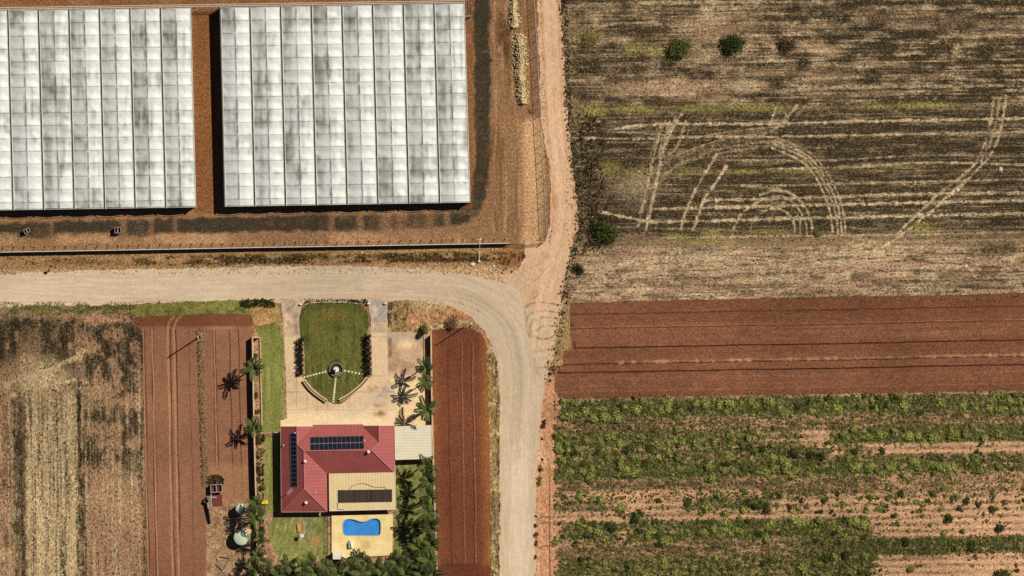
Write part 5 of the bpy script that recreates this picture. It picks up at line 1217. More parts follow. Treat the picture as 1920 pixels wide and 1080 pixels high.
m = MB(); m.obox((0, 0, .1), (2.1, 2.5, .2), .08)
o = m.build('steel_sheet', plain('maroon_sheet', C(112, 58, 50), .6, .2), None, org=(0, 0, 0)); o.location = (X(408), Y(938), .075); tag(o, 'maroon flat steel plate lying below the farm trailer', 'steel plate')
t = thing('conveyor', 'narrow weathered grey conveyor on legs beside the maroon plate', 'conveyor', (X(395), Y(955), .07))
m = MB(); m.bar(P(392.5, 930, 1.7), P(396.5, 979, .7), .6, None); m.build('belt_frame', M_timber, t)
m = MB(); m.bar(P(391, 932, 1.75), P(406, 932.5, 1.75), .35); m.bar(P(396, 926, 1.7), P(397, 940, 1.7), .25); m.build('hopper_arm', M_steel, t)
for q, z in (((392.5, 933), 1.6), ((394.5, 955), 1.2), ((396.3, 976), .7)):
    m = MB(); m.tube([P(q[0] - 3, q[1], 0), P(*q, z)], .06, 6); m.tube([P(q[0] + 3, q[1], 0), P(*q, z)], .06, 6); m.build('leg', M_dsteel, t)
t = thing('drum', 'round dark drum behind the conveyor at the field edge', 'drum', (X(386), Y(940), .07)); m = MB(); m.lathe((X(386), Y(940), .07), [(.45, 0), (.47, .3), (.45, .34), (.45, .85), (.42, .9), (.0, .86)], 18); m.build('shell', M_dsteel, t)
def beam(a, b, z, wd, label, mat=M_timber, name='timber_beam', cat='beam'):
    m = MB(); c = Vector(P(*a, 0)); m.bar(Vector(P(*a, z)) - c, Vector(P(*b, z)) - c, wd); o = m.build(name, mat, None, org=(0, 0, 0)); o.location = c; tag(o, label, cat)
beam((414, 1043), (432, 1045.5), .55, .2, 'long weathered timber beam propped in the dry yard')
beam((405, 1058), (418, 1070), .3, .18, 'short grey timber beam on the dry yard grass'); beam((419, 1068), (428, 1052), .3, .14, 'thin dark timber lying across the dry yard grass')
beam((433, 973), (470, 968.5), .6, .12, 'thin white plastic pipe lying across the yard between the water tanks', M_white, 'plastic_pipe', 'pipe')
t = thing('bucket', 'small white bucket on the dry yard grass beside the beams', 'bucket', (X(410), Y(1047.5), .07)); m = MB(); m.lathe((X(410), Y(1047.5), .07), [(.18, 0), (.24, .45), (.2, .44), (.15, .1), (0, .08)], 16); m.build('body', M_white, t)
m = MB(); m.obox((0, 0, .25), (1.5, .9, .45), .05, .12); m.obox((.3, .1, .53), (.5, .4, .1), .05)
o = m.build('yellow_cover', plain('yellow_plastic', C(240, 206, 50), .6, .3), None, org=(0, 0, 0)); o.location = (X(496), Y(942), .08); tag(o, 'bright yellow plastic cover on the narrow lawn beside the house', 'cover')
# side gate fence by the west wing
t = thing('side_fence', 'short thin fence with gate joining the boundary wall to the house', 'fence', (X(502), Y(813), 0))
m = MB()
for z in (.2, 1.0, 1.75): m.tube([P(479, 812.5, z), P(527, 811, z)], .035, 5)
m.build('rail', M_stone, t)
m = MB()
for px in np.arange(480, 527, 2.2): m.tube([P(px, 812.4 - (px - 479) * .03, .1), P(px, 812.4 - (px - 479) * .03, 1.75)], .03, 4)
m.build('picket_infill', M_dsteel, t)
# debris in the paddocks
M_plast = plain('white_plastic', C(206, 200, 190), .6, .2)
def litter(px, py, pts, label, h=.16):
    m = MB(); q = [Vector((a * S * .75, b * S * .75, .03)) for a, b in pts]; n = len(q)
    top = [v * 1.0 + Vector((0, 0, h * (.5 + random.random()))) for v in q]; c = sum(top, Vector()) / n + Vector((0, 0, h))
    m.add(q + top + [c], [(k, (k + 1) % n, n + (k + 1) % n, n + k) for k in range(n)] + [(n + k, n + (k + 1) % n, 2 * n) for k in range(n)])
    o = m.build('plastic_scrap', M_plast, None, org=(0, 0, 0)); o.location = (X(px), Y(py), .05); tag(o, label, 'plastic scrap')
litter(1796, 356, [(-4, 5), (3, 3), (5, -2), (-1, -6), (-5, -3)], 'cream plastic scrap on the diagonal wheel tracks of the mown paddock')
litter(1876, 317, [(-3, -6), (2, -5), (5, 1), (2, 6), (-4, 3)], 'pale blue white plastic scrap near the right edge of the mown paddock')
litter(1811, 499.5, [(-3, -4), (3, -3), (5, 3), (0, 5), (-4, 1)], 'white plastic scrap near the lower right corner of the mown paddock')
litter(1448, 217, [(-2, 3), (3, 3), (2, -3), (-3, -2)], 'small white scrap at the end of the yellow weed band in the mown paddock')
litter(155, 718, [(-1, 5), (2, 4), (2, -3), (-1, -4)], 'upright white scrap at the edge of the pale stubble strip')
litter(149.5, 728, [(-4, -3), (-2, -4), (4, 3), (2, 4)], 'slanting white scrap just below the upright one by the pale stubble')
litter(1072, 557, [(-3, 1), (-2, -2), (3, -1), (4, 3), (0, 2)], 'curled white scrap at the corner of the ploughed paddock')
litter(790, 676, [(-1.5, 1), (1, 1.5), (1.5, -1), (-1, -1.5)], 'tiny white scrap beside the parking slab kerb', .08)

# ================================================================== vegetation
L_dark = leaf_mat('dark_leaf', C(60, 66, 34), C(98, 102, 50)); L_lime = leaf_mat('lime_leaf', C(144, 148, 76), C(204, 200, 114), .4)
L_mid = leaf_mat('mid_leaf', C(98, 104, 48), C(142, 144, 72)); L_palm = leaf_mat('palm_leaf', C(48, 57, 28), C(108, 116, 62), .2); L_hedge = leaf_mat('hedge_leaf', C(26, 30, 18), C(44, 52, 26), .1)
L_tree = leaf_mat('tree_leaf', C(58, 68, 30), C(108, 118, 52))
L_yel = leaf_mat('yellow_leaf', C(142, 136, 70), C(182, 168, 98), .35); L_dead = leaf_mat('dead_twig', C(110, 86, 62), C(150, 124, 94), .1); L_straw = leaf_mat('straw', C(196, 164, 116), C(232, 206, 160), .2)
L_brown = leaf_mat('dry_weed', C(58, 46, 28), C(112, 92, 56), .1); L_blk = leaf_mat('dark_weed', C(36, 34, 20), C(70, 66, 34), .1)
M_bark = plain('bark', C(120, 98, 78), .95, .05, con=.25); M_ptr = plain('palm_trunk', C(150, 130, 108), .95, .05, con=.2, stretch=(1, 1, 6))
def leaves(n, rx, ry, rz, lsize, rng, lumps=6, up=.35, hollow=.3):
    """many leaf faces through a lumpy crown: returns (verts, quads, tint)"""
    cs = rng.normal(size=(lumps, 3)); cs /= np.linalg.norm(cs, axis=1)[:, None]; cs *= rng.uniform(.25, .62, (lumps, 1)); cs[:, 2] = np.abs(cs[:, 2]) * .8
    cr = rng.uniform(.32, .58, lumps); lb = rng.uniform(.75, 1.3, lumps)
    k = rng.integers(0, lumps, n); d = rng.normal(size=(n, 3)); d /= np.linalg.norm(d, axis=1)[:, None]
    r = hollow + (1 - hollow) * rng.random(n) ** .6
    p = cs[k] + d * (cr[k] * r)[:, None]; p[:, 2] = np.abs(p[:, 2])
    ce = p * np.array([rx, ry, rz])
    nr = d + np.array([0, 0, up]) + rng.normal(0, .45, (n, 3)); nr /= np.linalg.norm(nr, axis=1)[:, None]
    a = np.cross(nr, rng.normal(size=(n, 3))); a /= np.linalg.norm(a, axis=1)[:, None]; b = np.cross(nr, a)
    s = lsize * rng.uniform(.6, 1.3, n)[:, None]; el = rng.uniform(.4, .7, n)[:, None]
    V = np.stack([ce - a * s, ce + b * s * el, ce + a * s, ce - b * s * el], 1).reshape(-1, 3)
    F = np.arange(4 * n).reshape(-1, 4)
    tn = np.stack([lb[k] * rng.uniform(.75, 1.25, n), rng.random(n)], 1); tn = np.repeat(tn, 4, 0); tn = np.hstack([tn, np.zeros((len(tn), 1))])
    return V, F, tn
def bush_mesh(name, n, rx, ry, rz, ls, mat, seed, lumps=6, up=.35):
    V, F, t = leaves(n, rx, ry, rz, ls, np.random.default_rng(seed), lumps, up); return mesh_np(name, V, F, mat, tint=t)
def stuff(name, pts, scales, protos, mat, z=.05, tintv=(.7, 1.35)):
    """uncountable low growth: all of it one mesh. pts in px, protos = list of (V,F,t)"""
    n = len(pts)
    if n == 0: return
    rng = np.random.default_rng(len(name) * 7 + n)
    which = rng.integers(0, len(protos), n); Vs = []; Fs = []; Ts = []; base = 0
    for k, (pv, pf, pt) in enumerate(protos):
        ii = np.nonzero(which == k)[0]
        if not len(ii): continue
        a = rng.uniform(0, 6.283, len(ii)); s = np.asarray(scales)[ii]; c, sn = np.cos(a), np.sin(a)
        x = pv[None, :, 0] * c[:, None] - pv[None, :, 1] * sn[:, None]; y = pv[None, :, 0] * sn[:, None] + pv[None, :, 1] * c[:, None]
        V = np.stack([x * s[:, None] + X(pts[ii, 0])[:, None], y * s[:, None] + Y(pts[ii, 1])[:, None], pv[None, :, 2] * s[:, None] + z], 2)
        Vs.append(V.reshape(-1, 3)); Fs.append((pf[None] + (np.arange(len(ii)) * len(pv))[:, None, None] + base).reshape(-1, pf.shape[1])); base += V.shape[0] * V.shape[1]
        tt = np.repeat(pt[None], len(ii), 0).copy(); tt[:, :, 0] *= rng.uniform(*tintv, len(ii))[:, None]; tt[:, :, 1] = np.clip(tt[:, :, 1] + rng.uniform(-.4, .4, len(ii))[:, None], 0, 1); Ts.append(tt.reshape(-1, 3))
    o = link(name, mesh_np(name, np.vstack(Vs), np.vstack(Fs), mat, tint=np.vstack(Ts)))
    return tag(o, kind='stuff')
def tuft(n, r, h, wd, rng):
    a = rng.uniform(0, 6.283, n); l = rng.uniform(.3, 1, n) * r; hh = rng.uniform(.5, 1, n) * h; q = rng.uniform(0, .25, n) * r; b = rng.uniform(0, 6.283, n)
    bx, by = q * np.cos(b), q * np.sin(b); dx, dy = np.cos(a), np.sin(a)
    V = np.stack([np.stack([bx - dy * wd, by + dx * wd, 0 * a], 1), np.stack([bx + dy * wd, by - dx * wd, 0 * a], 1), np.stack([bx + dx * l * .6 + dy * wd * .8, by + dy * l * .6 - dx * wd * .8, hh * .9], 1), np.stack([bx + dx * l, by + dy * l, hh * .8], 1)], 1).reshape(-1, 3)
    t = np.repeat(np.stack([rng.uniform(.75, 1.25, n), rng.random(n), 0 * a], 1), 4, 0)
    return V, np.arange(4 * n).reshape(-1, 4), t
rg = np.random.default_rng(5)
TUFT = [tuft(9, .26, .22, .028, rg) for _ in range(4)]; TUFTS = [tuft(5, .2, .14, .03, rg) for _ in range(4)]; CLUMP = [leaves(26, .3, .3, .3, .085, rg, 3) for _ in range(4)]
def scat(n, fn, x0, x1, y0, y1, seed):
    r = np.random.default_rng(seed); x = r.uniform(x0, x1, n); y = r.uniform(y0, y1, n); k = r.random(n) < np.clip(fn(x, y), 0, 1)
    return np.stack([x[k], y[k]], 1), r
def rs(r, pts, a, b): return r.uniform(a, b, len(pts))

p, r = scat(1500, lambda x, y: sm(0, 10, x - np.interp(y, [0, 200, 300, 400, 460], [1064, 1074, 1084, 1096, 1088])) * (1 - sm(1105, 1145, x)) * vn(x / 9, y / 9, 71), 1060, 1150, 210, 475, 110); stuff('verge_weeds', p, rs(r, p, .8, 2.0), CLUMP, L_brown, .05)
p, r = scat(1500, lambda x, y: sm(0, 10, x - np.interp(y, [0, 200, 300, 400, 460], [1056, 1068, 1078, 1090, 1082])) * (1 - sm(1085, 1130, x)) * vn(x / 9, y / 9, 73), 1056, 1140, -40, 475, 114); stuff('dry_grass', p, rs(r, p, .8, 1.6), TUFT, L_straw, .05)
# --- shrubs and trees in the mown paddock
def tree(name, label, cat, px, py, r, h, th, mat, seed, n=900, ls=.16, lumps=12, group=None, z=.05):
    rng = np.random.default_rng(seed); t = thing(name, label, cat, (X(px), Y(py), z), group)
    m = MB(); bp = Vector((X(px), Y(py), z))
    m.tube([bp, bp + Vector((.05, .03, th * .6)), bp + Vector((0, .05, th + h * .4))], .16 * r + .03, 8, r1=.05)
    for k in range(6):
        a = k * 1.05 + rng.random(); e = bp + Vector((math.cos(a) * r * .55, math.sin(a) * r * .55, th + h * rng.uniform(.3, .65))); m.tube([bp + Vector((0, 0, th * .6)), e], .06 * r, 5, r1=.02)
    m.build('trunk', M_bark, t)
    V, F, tn = leaves(n, r, r, h, ls, rng, lumps); V = V + np.array([0, 0, th])
    link('crown', mesh_np('crown', V, F, mat, tint=tn), t)
    return t
tree('shrub', 'green shrub at the end of the yellow weed patch, left of the dark tree', 'shrub', 1272, 90, 3.3, 2.0, .2, L_tree, 1, 1500, .2)
tree('tree', 'dark green round tree standing alone in the upper mown paddock', 'tree', 1375, 83, 3.9, 3.0, .4, L_dark, 2, 2200, .2, 16)
tree('shrub', 'thin brownish green shrub right of the dark round tree', 'shrub', 1474, 86, 2.9, 1.4, .1, L_brown, 3, 900, .18)
tree('shrub', 'large green bush beside the dirt track bend, in the lower left mown paddock', 'shrub', 1133, 433, 4.1, 2.2, .2, L_tree, 4, 2400, .18, 14)
tree('shrub', 'yellow green rounded bush near the dirt track at the top of the paddock', 'shrub', 1108, 71, 2.7, 1.4, .1, L_yel, 5, 1100, .16)
tree('shrub', 'grey brown shrub beside the track opening above the ploughed paddock', 'shrub', 1084, 506, 2.0, 1.2, .1, L_blk, 6, 700, .15)
tree('shrub', 'small green bush at the foot of the curved wheel tracks', 'shrub', 1532, 437, 1.4, .7, .1, L_mid, 7, 400, .14)
tree('dead_tree', 'leafless grey brown tree on the verge inside the road bend', 'tree', 850, 603, 2.4, 1.4, .8, L_dead, 8, 500, .16, 10, z=.09)
tree('shrub', 'round dark clipped tree at the top corner of the parking slab', 'shrub', 797, 618, 1.5, 1.7, .9, L_mid, 9, 900, .13, 9)
tree('shrub', 'tall dark shrub between the clipped tree and the parking slab', 'shrub', 788, 627, 1.0, 1.6, .4, L_dark, 10, 500, .12, 7)
for i, (px, py, r, mt) in enumerate(((479, 667, .95, L_dark), (481.5, 740, 1.0, L_dark), (481, 771, .85, L_dark), (483, 826, 1.1, L_brown), (483, 850, 1.2, L_yel), (484, 880, 1.1, L_blk), (485, 898, .8, L_dark), (492, 912, 1.2, L_mid))):
    tree('bed_shrub', ['dark round shrub at the top of the west bed, just below its end wall', 'dark round shrub midway down the west bed', 'small dark shrub in the west bed above the leaning palm', 'brown dry shrub in the west bed just below the side fence', 'yellowish shrub in the west bed opposite the solar strip', 'blackish shrub in the west bed opposite the house middle', 'small dark shrub against the west wall above the yellow cover', 'leafy green shrub on the narrow lawn above the yellow cover'][i], 'shrub', px, py, r, r * 1.0, .15, mt, 30 + i, 420, .12, 7, 'shrubs in the west bed', z=.07)
# hedges
def hedge(pts, label, seed, wd=.75):
    rng = np.random.default_rng(seed); n = 2600; a, b = pts; u = rng.random(n); L_ = abs(b[1] - a[1]) * S
    x = X(a[0]) + (X(b[0]) - X(a[0])) * u + rng.uniform(-1, 1, n) * wd * (.8 + .3 * np.sin(u * 45)); y = Y(a[1]) + (Y(b[1]) - Y(a[1])) * u; z = .08 + 1.5 * rng.random(n) ** .5 * (.92 + .12 * np.sin(u * 37))
    ce = np.stack([x, y, z], 1); nr = rng.normal(size=(n, 3)) + np.array([0, 0, .5]); nr /= np.linalg.norm(nr, axis=1)[:, None]
    p = np.cross(nr, rng.normal(size=(n, 3))); p /= np.linalg.norm(p, axis=1)[:, None]; q = np.cross(nr, p); s = rng.uniform(.08, .16, n)[:, None]
    c = np.array([ce[:, 0].mean(), ce[:, 1].mean(), 0]); V = np.stack([ce - p * s, ce + q * s * .6, ce + p * s, ce - q * s * .6], 1).reshape(-1, 3) - c
    t = np.repeat(np.stack([rng.uniform(.7, 1.3, n), rng.random(n), 0 * u], 1), 4, 0)
    tag(link('hedge', mesh_np('hedge', V, np.arange(4 * n).reshape(-1, 4), L_hedge, tint=t), None, tuple(c)), label, 'hedge', 'clipped hedges beside the front lawn')
hedge(((563.5, 634), (564.5, 703)), 'dark clipped hedge along the left side of the front lawn', 1, .6); hedge(((689.5, 627), (691, 703)), 'dark clipped hedge along the right side of the front lawn', 2, .75)
# palms
def frond(rng, L_, az, el, droop, nl=27):
    V = []; F = []; T = []
    pts = []; p = np.array([0, 0, 0.0]); e = el
    for i in range(9):
        pts.append(p.copy()); d = np.array([math.cos(az) * math.cos(e), math.sin(az) * math.cos(e), math.sin(e)]); p = p + d * L_ / 8; e -= droop / 8 * (1 + i * .15)
    pts = np.array(pts); side = np.array([-math.sin(az), math.cos(az), 0]); hb = rng.uniform(.6, 1.55); hu = rng.random()
    for i in range(8):
        a, b = pts[i], pts[i + 1]; w0 = .05 * (1 - i / 9); k = len(V); V += [a - side * w0, a + side * w0, b + side * w0 * .8, b - side * w0 * .8]; F.append([k, k + 1, k + 2, k + 3]); T += [[hb * 1.25, .9, 0]] * 4
    for i in range(nl):
        u = .12 + .88 * i / nl; j = min(7, int(u * 8)); fr = u * 8 - j; a = pts[j] * (1 - fr) + pts[j + 1] * fr; d = pts[j + 1] - pts[j]; d /= np.linalg.norm(d)
        ll = L_ * .23 * math.sin(math.pi * (.12 + .83 * u)) ** .7
        for sgn in (-1, 1):
            dr = side * sgn * .85 + d * .55 + np.array([0, 0, -.25 + rng.normal(0, .15)]); dr /= np.linalg.norm(dr); tip = a + dr * ll; mid = a + dr * ll * .5 + np.array([0, 0, .03]); k = len(V)
            wv = d * .075; V += [a - wv, mid - wv * 1.1, tip, mid + wv * 1.3]; F.append([k, k + 1, k + 2, k + 3]); br = hb * rng.uniform(.8, 1.2); T += [[br, hu, 0]] * 4
    return V, F, T
def palm_crown(seed, L_, nf):
    rng = np.random.default_rng(seed); V = []; F = []; T = []
    for i in range(nf):
        a, f, t = frond(rng, L_ * rng.uniform(.7, 1.15), i * 2.39996 + rng.uniform(-.2, .2), 1.15 - 1.25 * i / nf + rng.uniform(-.15, .15), rng.uniform(.9, 1.5)); k = len(V); V += a; F += [[k + q for q in ff] for ff in f]; T += t
    return mesh_np('crown', np.array(V), np.array(F), L_palm, tint=np.array(T))
PALMS = [palm_crown(50 + i, 3.25, nf) for i, nf in enumerate((13, 11, 14, 11, 12))]
PTR = []
for i in range(2):
    m = MB(); m.tube([(0, 0, 0), (.08 * i, .05, 2.0), (.1 * i, 0, 4.2), (0, 0, 6.0)], .2, 10, r1=.12); me = bpy.data.meshes.new('trunk'); me.from_pydata(m.v, [], m.f); me.materials.append(M_ptr); PTR.append(me)
def palm(i, px, py, h, s, label, group, dead=False):
    q = P(px, py, h); t = thing('palm_tree', label, 'palm', (q[0] * 1.0, q[1], .07), group)
    o = link('trunk', PTR[i % 2], t); o.scale = (s, s, h / 6.0)
    o = link('crown', PALMS[i % 5], t, (0, 0, h)); o.scale = (s, s, s); o.rotation_euler = (0, 0, i * 1.3)
GW = 'palms along the west boundary wall'
for i, (px, py, h, s, lb) in enumerate(((475, 690, 6.6, 1.0, 'topmost palm in the west bed, its shadow star falling on tilled soil'), (477, 803, 4.6, .95, 'low spreading palm in the west bed level with the top of the house'), (481, 947, 5.8, .9, 'palm overhanging the west wall beside the yellow cover'), (479, 972, 5.8, 1.0, 'dark palm on the west wall just below the smaller water tank'), (487, 1008, 4.4, .75, 'pale ragged palm on the west wall beside the larger water tank'), (483, 1042, 4.6, .8, 'small palm on the west wall at the foot of the back lawn'), (479, 1068, 5.0, .9, 'palm at the bottom left corner of the house block'))):
    palm(i, px, py, h, s, lb, GW)
GE = 'palms along the east boundary wall'
for i, (px, py, h, s, lb) in enumerate(((797, 688, 6.3, .85, 'uppermost palm in the east row beside the parking slab'), (798, 716, 6.3, .85, 'second palm in the east row, just below the uppermost'), (799, 768, 6.0, 1.05, 'wide palm in the east row just above the cream carport'), (798, 872, 6.2, .95, 'palm in the east row just below the cream carport'), (803, 902, 5.8, .9, 'palm in the east row level with the tan patio roof top'), (806, 930, 6.2, .95, 'palm leaning over the east wall level with the heating mat'), (803, 962, 6.6, 1.0, 'palm in the east row level with the top of the pool'), (807, 990, 6.2, 1.0, 'palm in the east row level with the pool middle'), (779, 990, 3.4, .7, 'small bright palm right of the pool paving'), (808, 1022, 6.4, 1.0, 'palm in the east row level with the filter box'), (786, 1030, 6.2, 1.0, 'inner palm right of the paving lower corner'), (803, 1050, 6.6, 1.0, 'palm in the east row near the bottom of the photo'), (776, 1052, 6.0, 1.0, 'inner palm below the paving corner'), (811, 1075, 6.2, 1.0, 'last palm of the east row, cut by the bottom edge'), (790, 1078, 6.0, 1.0, 'inner palm cut by the bottom edge near the east wall'))):
    palm(i + 1, px, py, h, s, lb, GE)
GB = 'palms along the bottom of the house block'
for i, (px, py, h, s, lb) in enumerate(((523, 1078, 5.0, 1.0, 'leftmost palm of the bottom row below the red soil bed'), (541, 1060, 4.6, .85, 'bright green palm of the bottom row left of centre lawn'), (566, 1064, 5.4, .9, 'bottom row palm below the middle of the back lawn'), (588, 1072, 5.6, 1.0, 'bottom row palm below the right part of the lawn'), (582, 1050, 4.6, .7, 'small palm poking up into the lower lawn edge'), (612, 1064, 5.6, .95, 'bottom row palm below the pool fence'), (632, 1074, 5.4, 1.0, 'bottom row palm below the white shed'), (655, 1062, 5.6, .95, 'bottom row palm just right of the white shed'), (668, 1046, 4.8, .8, 'palm whose frond reaches up to the filter box'), (684, 1052, 5.0, .8, 'palm at the middle of the paving lower edge'), (676, 1075, 5.6, 1.0, 'bottom row palm below the paving middle'), (704, 1064, 5.4, .95, 'bottom row palm below the paving right half'), (728, 1070, 5.6, 1.0, 'bottom row palm below the paving right corner'), (744, 1056, 5.8, 1.0, 'bottom row palm right of the paving corner'), (758, 1076, 5.6, 1.0, 'bottom row palm near the palm garden, cut by the photo edge'), (501, 1056, 3.2, .6, 'small dry palm in the red soil bed left of the lawn'))):
    palm(i + 2, px, py, h, s, lb, GB)
# understorey in the palm gardens
p, r = scat(700, lambda x, y: np.where((x > 796) | (y > 1035), .6, .04) + 0 * x, 745, 816, 872, 1100, 70); stuff('undergrowth', p, rs(r, p, .8, 1.8), CLUMP, L_dark, .09)
p, r = scat(1000, lambda x, y: .5 + 0 * x, 500, 760, 1058, 1110, 71); stuff('undergrowth', p, rs(r, p, .8, 1.8), CLUMP, L_dark, .08)
p, r = scat(500, lambda x, y: .5 + .5 * (fbm(x / 8, y / 8, 4) > .5), 476, 496, 815, 1100, 72); stuff('undergrowth', p, rs(r, p, .8, 1.8), CLUMP, L_blk, .08)
p, r = scat(1800, lambda x, y: fbm(x / 10, y / 10, 6), 389, 480, 940, 1120, 73); stuff('dry_grass', p, rs(r, p, .6, 1.2), TUFTS, L_straw, .07)
# weed strips
p, r = scat(9000, lambda x, y: (np.abs(x - (376 + (y - 620) * .033) - (vn(y / 14, x * 0, 5) - .5) * 4) < 4.5) * (.55 + .5 * vn(y / 6, x * 0, 3)), 366, 396, 618, 912, 74); stuff('dry_weeds', p, rs(r, p, .7, 1.5), TUFT, L_straw, .066)
p, r = scat(1800, lambda x, y: (np.abs(x - (371 + (y - 620) * .033)) < 3) * .5, 366, 392, 618, 912, 75); stuff('dark_weeds', p, rs(r, p, .5, 1.1), CLUMP, L_brown, .066)
p, r = scat(500, lambda x, y: np.hypot((x - 403) / 18, (y - 902) / 12) < 1, 380, 425, 888, 920, 76); stuff('dry_weeds', p, rs(r, p, .9, 1.6), TUFT, L_brown, .066)
p, r = scat(1500, lambda x, y: (np.abs(y + (x - 1070) * .019 - 681) < 2.4) * (vn(x / 8, y * 0, 73) > .35), 1140, 2060, 655, 685, 77); stuff('dry_weeds', p, rs(r, p, .5, 1.2), TUFTS, L_straw, .07)
# verge weeds
vm = lambda k, s=1.0: (lambda x, y: verge_masks(x, y)[k] * s)
p, r = scat(4500, vm(0, .55), -60, 985, 474, 512, 78); stuff('verge_weeds', p, rs(r, p, .5, 1.3), CLUMP, L_brown, .03)
p, r = scat(3500, lambda x, y: .25 + .3 * vn(x / 20, y / 6, 2), -60, 985, 474, 514, 79); stuff('dry_grass', p, rs(r, p, .6, 1.3), TUFT, L_straw, .03)
p, r = scat(700, lambda x, y: .4 * vn(x / 14, y / 5, 7) + .05, -60, 900, 498, 517, 80); stuff('verge_weeds', p, rs(r, p, .35, .8), CLUMP, L_blk, .05)
p, r = scat(3600, lambda x, y: (yard_masks(x, y)[3] * .6) + .12 * (y > 440), -60, 1020, -20, 460, 81); stuff('dry_weeds', p, rs(r, p, .4, 1.0), TUFT, L_brown, .02)
p, r = scat(2600, lambda x, y: .5 * vn(x / 16, y / 6, 12), -60, 950, 438, 462, 82); stuff('dry_grass', p, rs(r, p, .5, 1.0), TUFTS, L_straw, .02)
p, r = scat(900, lambda x, y: (np.abs(x - (1010 + y * .045)) < 5) * .8, 1000, 1040, -60, 460, 83); stuff('dry_weeds', p, rs(r, p, .5, 1.1), TUFT, L_yel, .08)
p, r = scat(3400, lambda x, y: (np.abs(x - (1056 + np.interp(y, [0, 200, 300, 400, 440, 540], [0, 10, 20, 31, 29, 3])) ) < 8) * (.3 + .6 * vn(x / 6, y / 9, 8)), 1040, 1105, -60, 560, 84); stuff('verge_weeds', p, rs(r, p, .6, 1.5), CLUMP, L_blk, .06)
p, r = scat(2600, lambda x, y: (np.abs(x - (1060 + np.interp(y, [0, 200, 300, 400, 440, 540], [0, 10, 20, 31, 29, 3]))) < 10) * .6, 1040, 1110, -60, 560, 85); stuff('dry_grass', p, rs(r, p, .7, 1.5), TUFT, L_straw, .06)
p, r = scat(1500, lambda x, y: (1 - sm(6, 14, np.abs(x - np.interp(y, [545, 600, 690, 720], [1062, 1058, 1038, 1030])))) * (.2 + .8 * vn(x / 6, y / 9, 9)), 1020, 1085, 545, 722, 86); stuff('verge_weeds', p, rs(r, p, .6, 1.4), TUFT, L_straw, .07)
p, r = scat(500, lambda x, y: (1 - sm(5, 12, np.abs(x - np.interp(y, [545, 600, 690, 720], [1058, 1052, 1034, 1026])))) * .8, 1015, 1085, 545, 722, 87); stuff('verge_weeds', p, rs(r, p, .6, 1.5), CLUMP, L_blk, .07)
p, r = scat(2600, lambda x, y: box(x, y, 246, 518, 564, 592, 3) * .9, 240, 524, 560, 596, 88); stuff('roadside_grass_blades', p, rs(r, p, .5, 1.0), TUFTS, L_yel, .09)
p, r = scat(260, lambda x, y: box(x, y, 450, 512, 562, 576, 3), 440, 520, 560, 580, 89); stuff('verge_weeds', p, rs(r, p, .8, 1.7), CLUMP, L_blk, .09)
p, r = scat(420, lambda x, y: .7 + 0 * x, 572, 690, 561, 569, 90); stuff('verge_weeds', p, rs(r, p, .4, .9), CLUMP, L_blk, .09)
p, r = scat(3200, lambda x, y: vd(x, y)[0] * .5 + .12, 728, 940, 562, 1100, 91)
kk = np.array([(915 if y > 700 else 728) < x < (936 if y > 640 else 900) and (y < 616 or x > 905 + (y - 620) * .1) for x, y in p]); p = p[kk]; stuff('dry_weeds', p, rs(r, p, .5, 1.1), TUFT, L_brown, .09)
p, r = scat(500, lambda x, y: (x > 770) * (x < 835) * .8, 760, 840, 562, 584, 92); stuff('dry_grass', p, rs(r, p, .5, 1.0), TUFTS, L_straw, .1)
# stubble in the paddocks
p, r = scat(26000, lambda x, y: (stubL(x, y)[1] * .85) * (.3 + .7 * np.cos((x - (y - 820) * .012) * 2 * math.pi / 11.5) ** 2), 0, 160, 640, 1100, 93); stuff('straw_stubble', p, rs(r, p, .5, 1.1), TUFTS, L_straw, .04, (.6, 1.3))
p, r = scat(16000, lambda x, y: stubL(x, y)[0] * .5 + .05, -20, 268, 592, 1100, 94); stuff('dark_stubble_weeds', p, rs(r, p, .35, .95), CLUMP, L_brown, .04, (.5, 1.3))
p, r = scat(2600, lambda x, y: stubL(x, y)[2] * .9, -20, 256, 566, 594, 95); stuff('verge_grass_blades', p, rs(r, p, .6, 1.2), TUFT, L_yel, .04)
p, r = scat(46000, lambda x, y: np.clip(stubR(x, y)[0], 0, 1) * .5 + .04, 1060, 1960, -20, 566, 96); stuff('dark_paddock_weeds', p, rs(r, p, .35, .9), CLUMP, L_brown, .05, (.5, 1.3))
p, r = scat(26000, lambda x, y: np.clip(stubR(x, y)[1], 0, 1) * .6 + .1, 1060, 1960, -20, 566, 97); stuff('paddock_straw', p, rs(r, p, .5, 1.1), TUFTS, L_straw, .05, (.6, 1.3))
p, r = scat(14000, lambda x, y: np.clip(stubR(x, y)[2], 0, 1) * .8, 1060, 1960, -20, 470, 98); stuff('yellow_weeds', p, rs(r, p, .6, 1.3), TUFT, L_yel, .05)
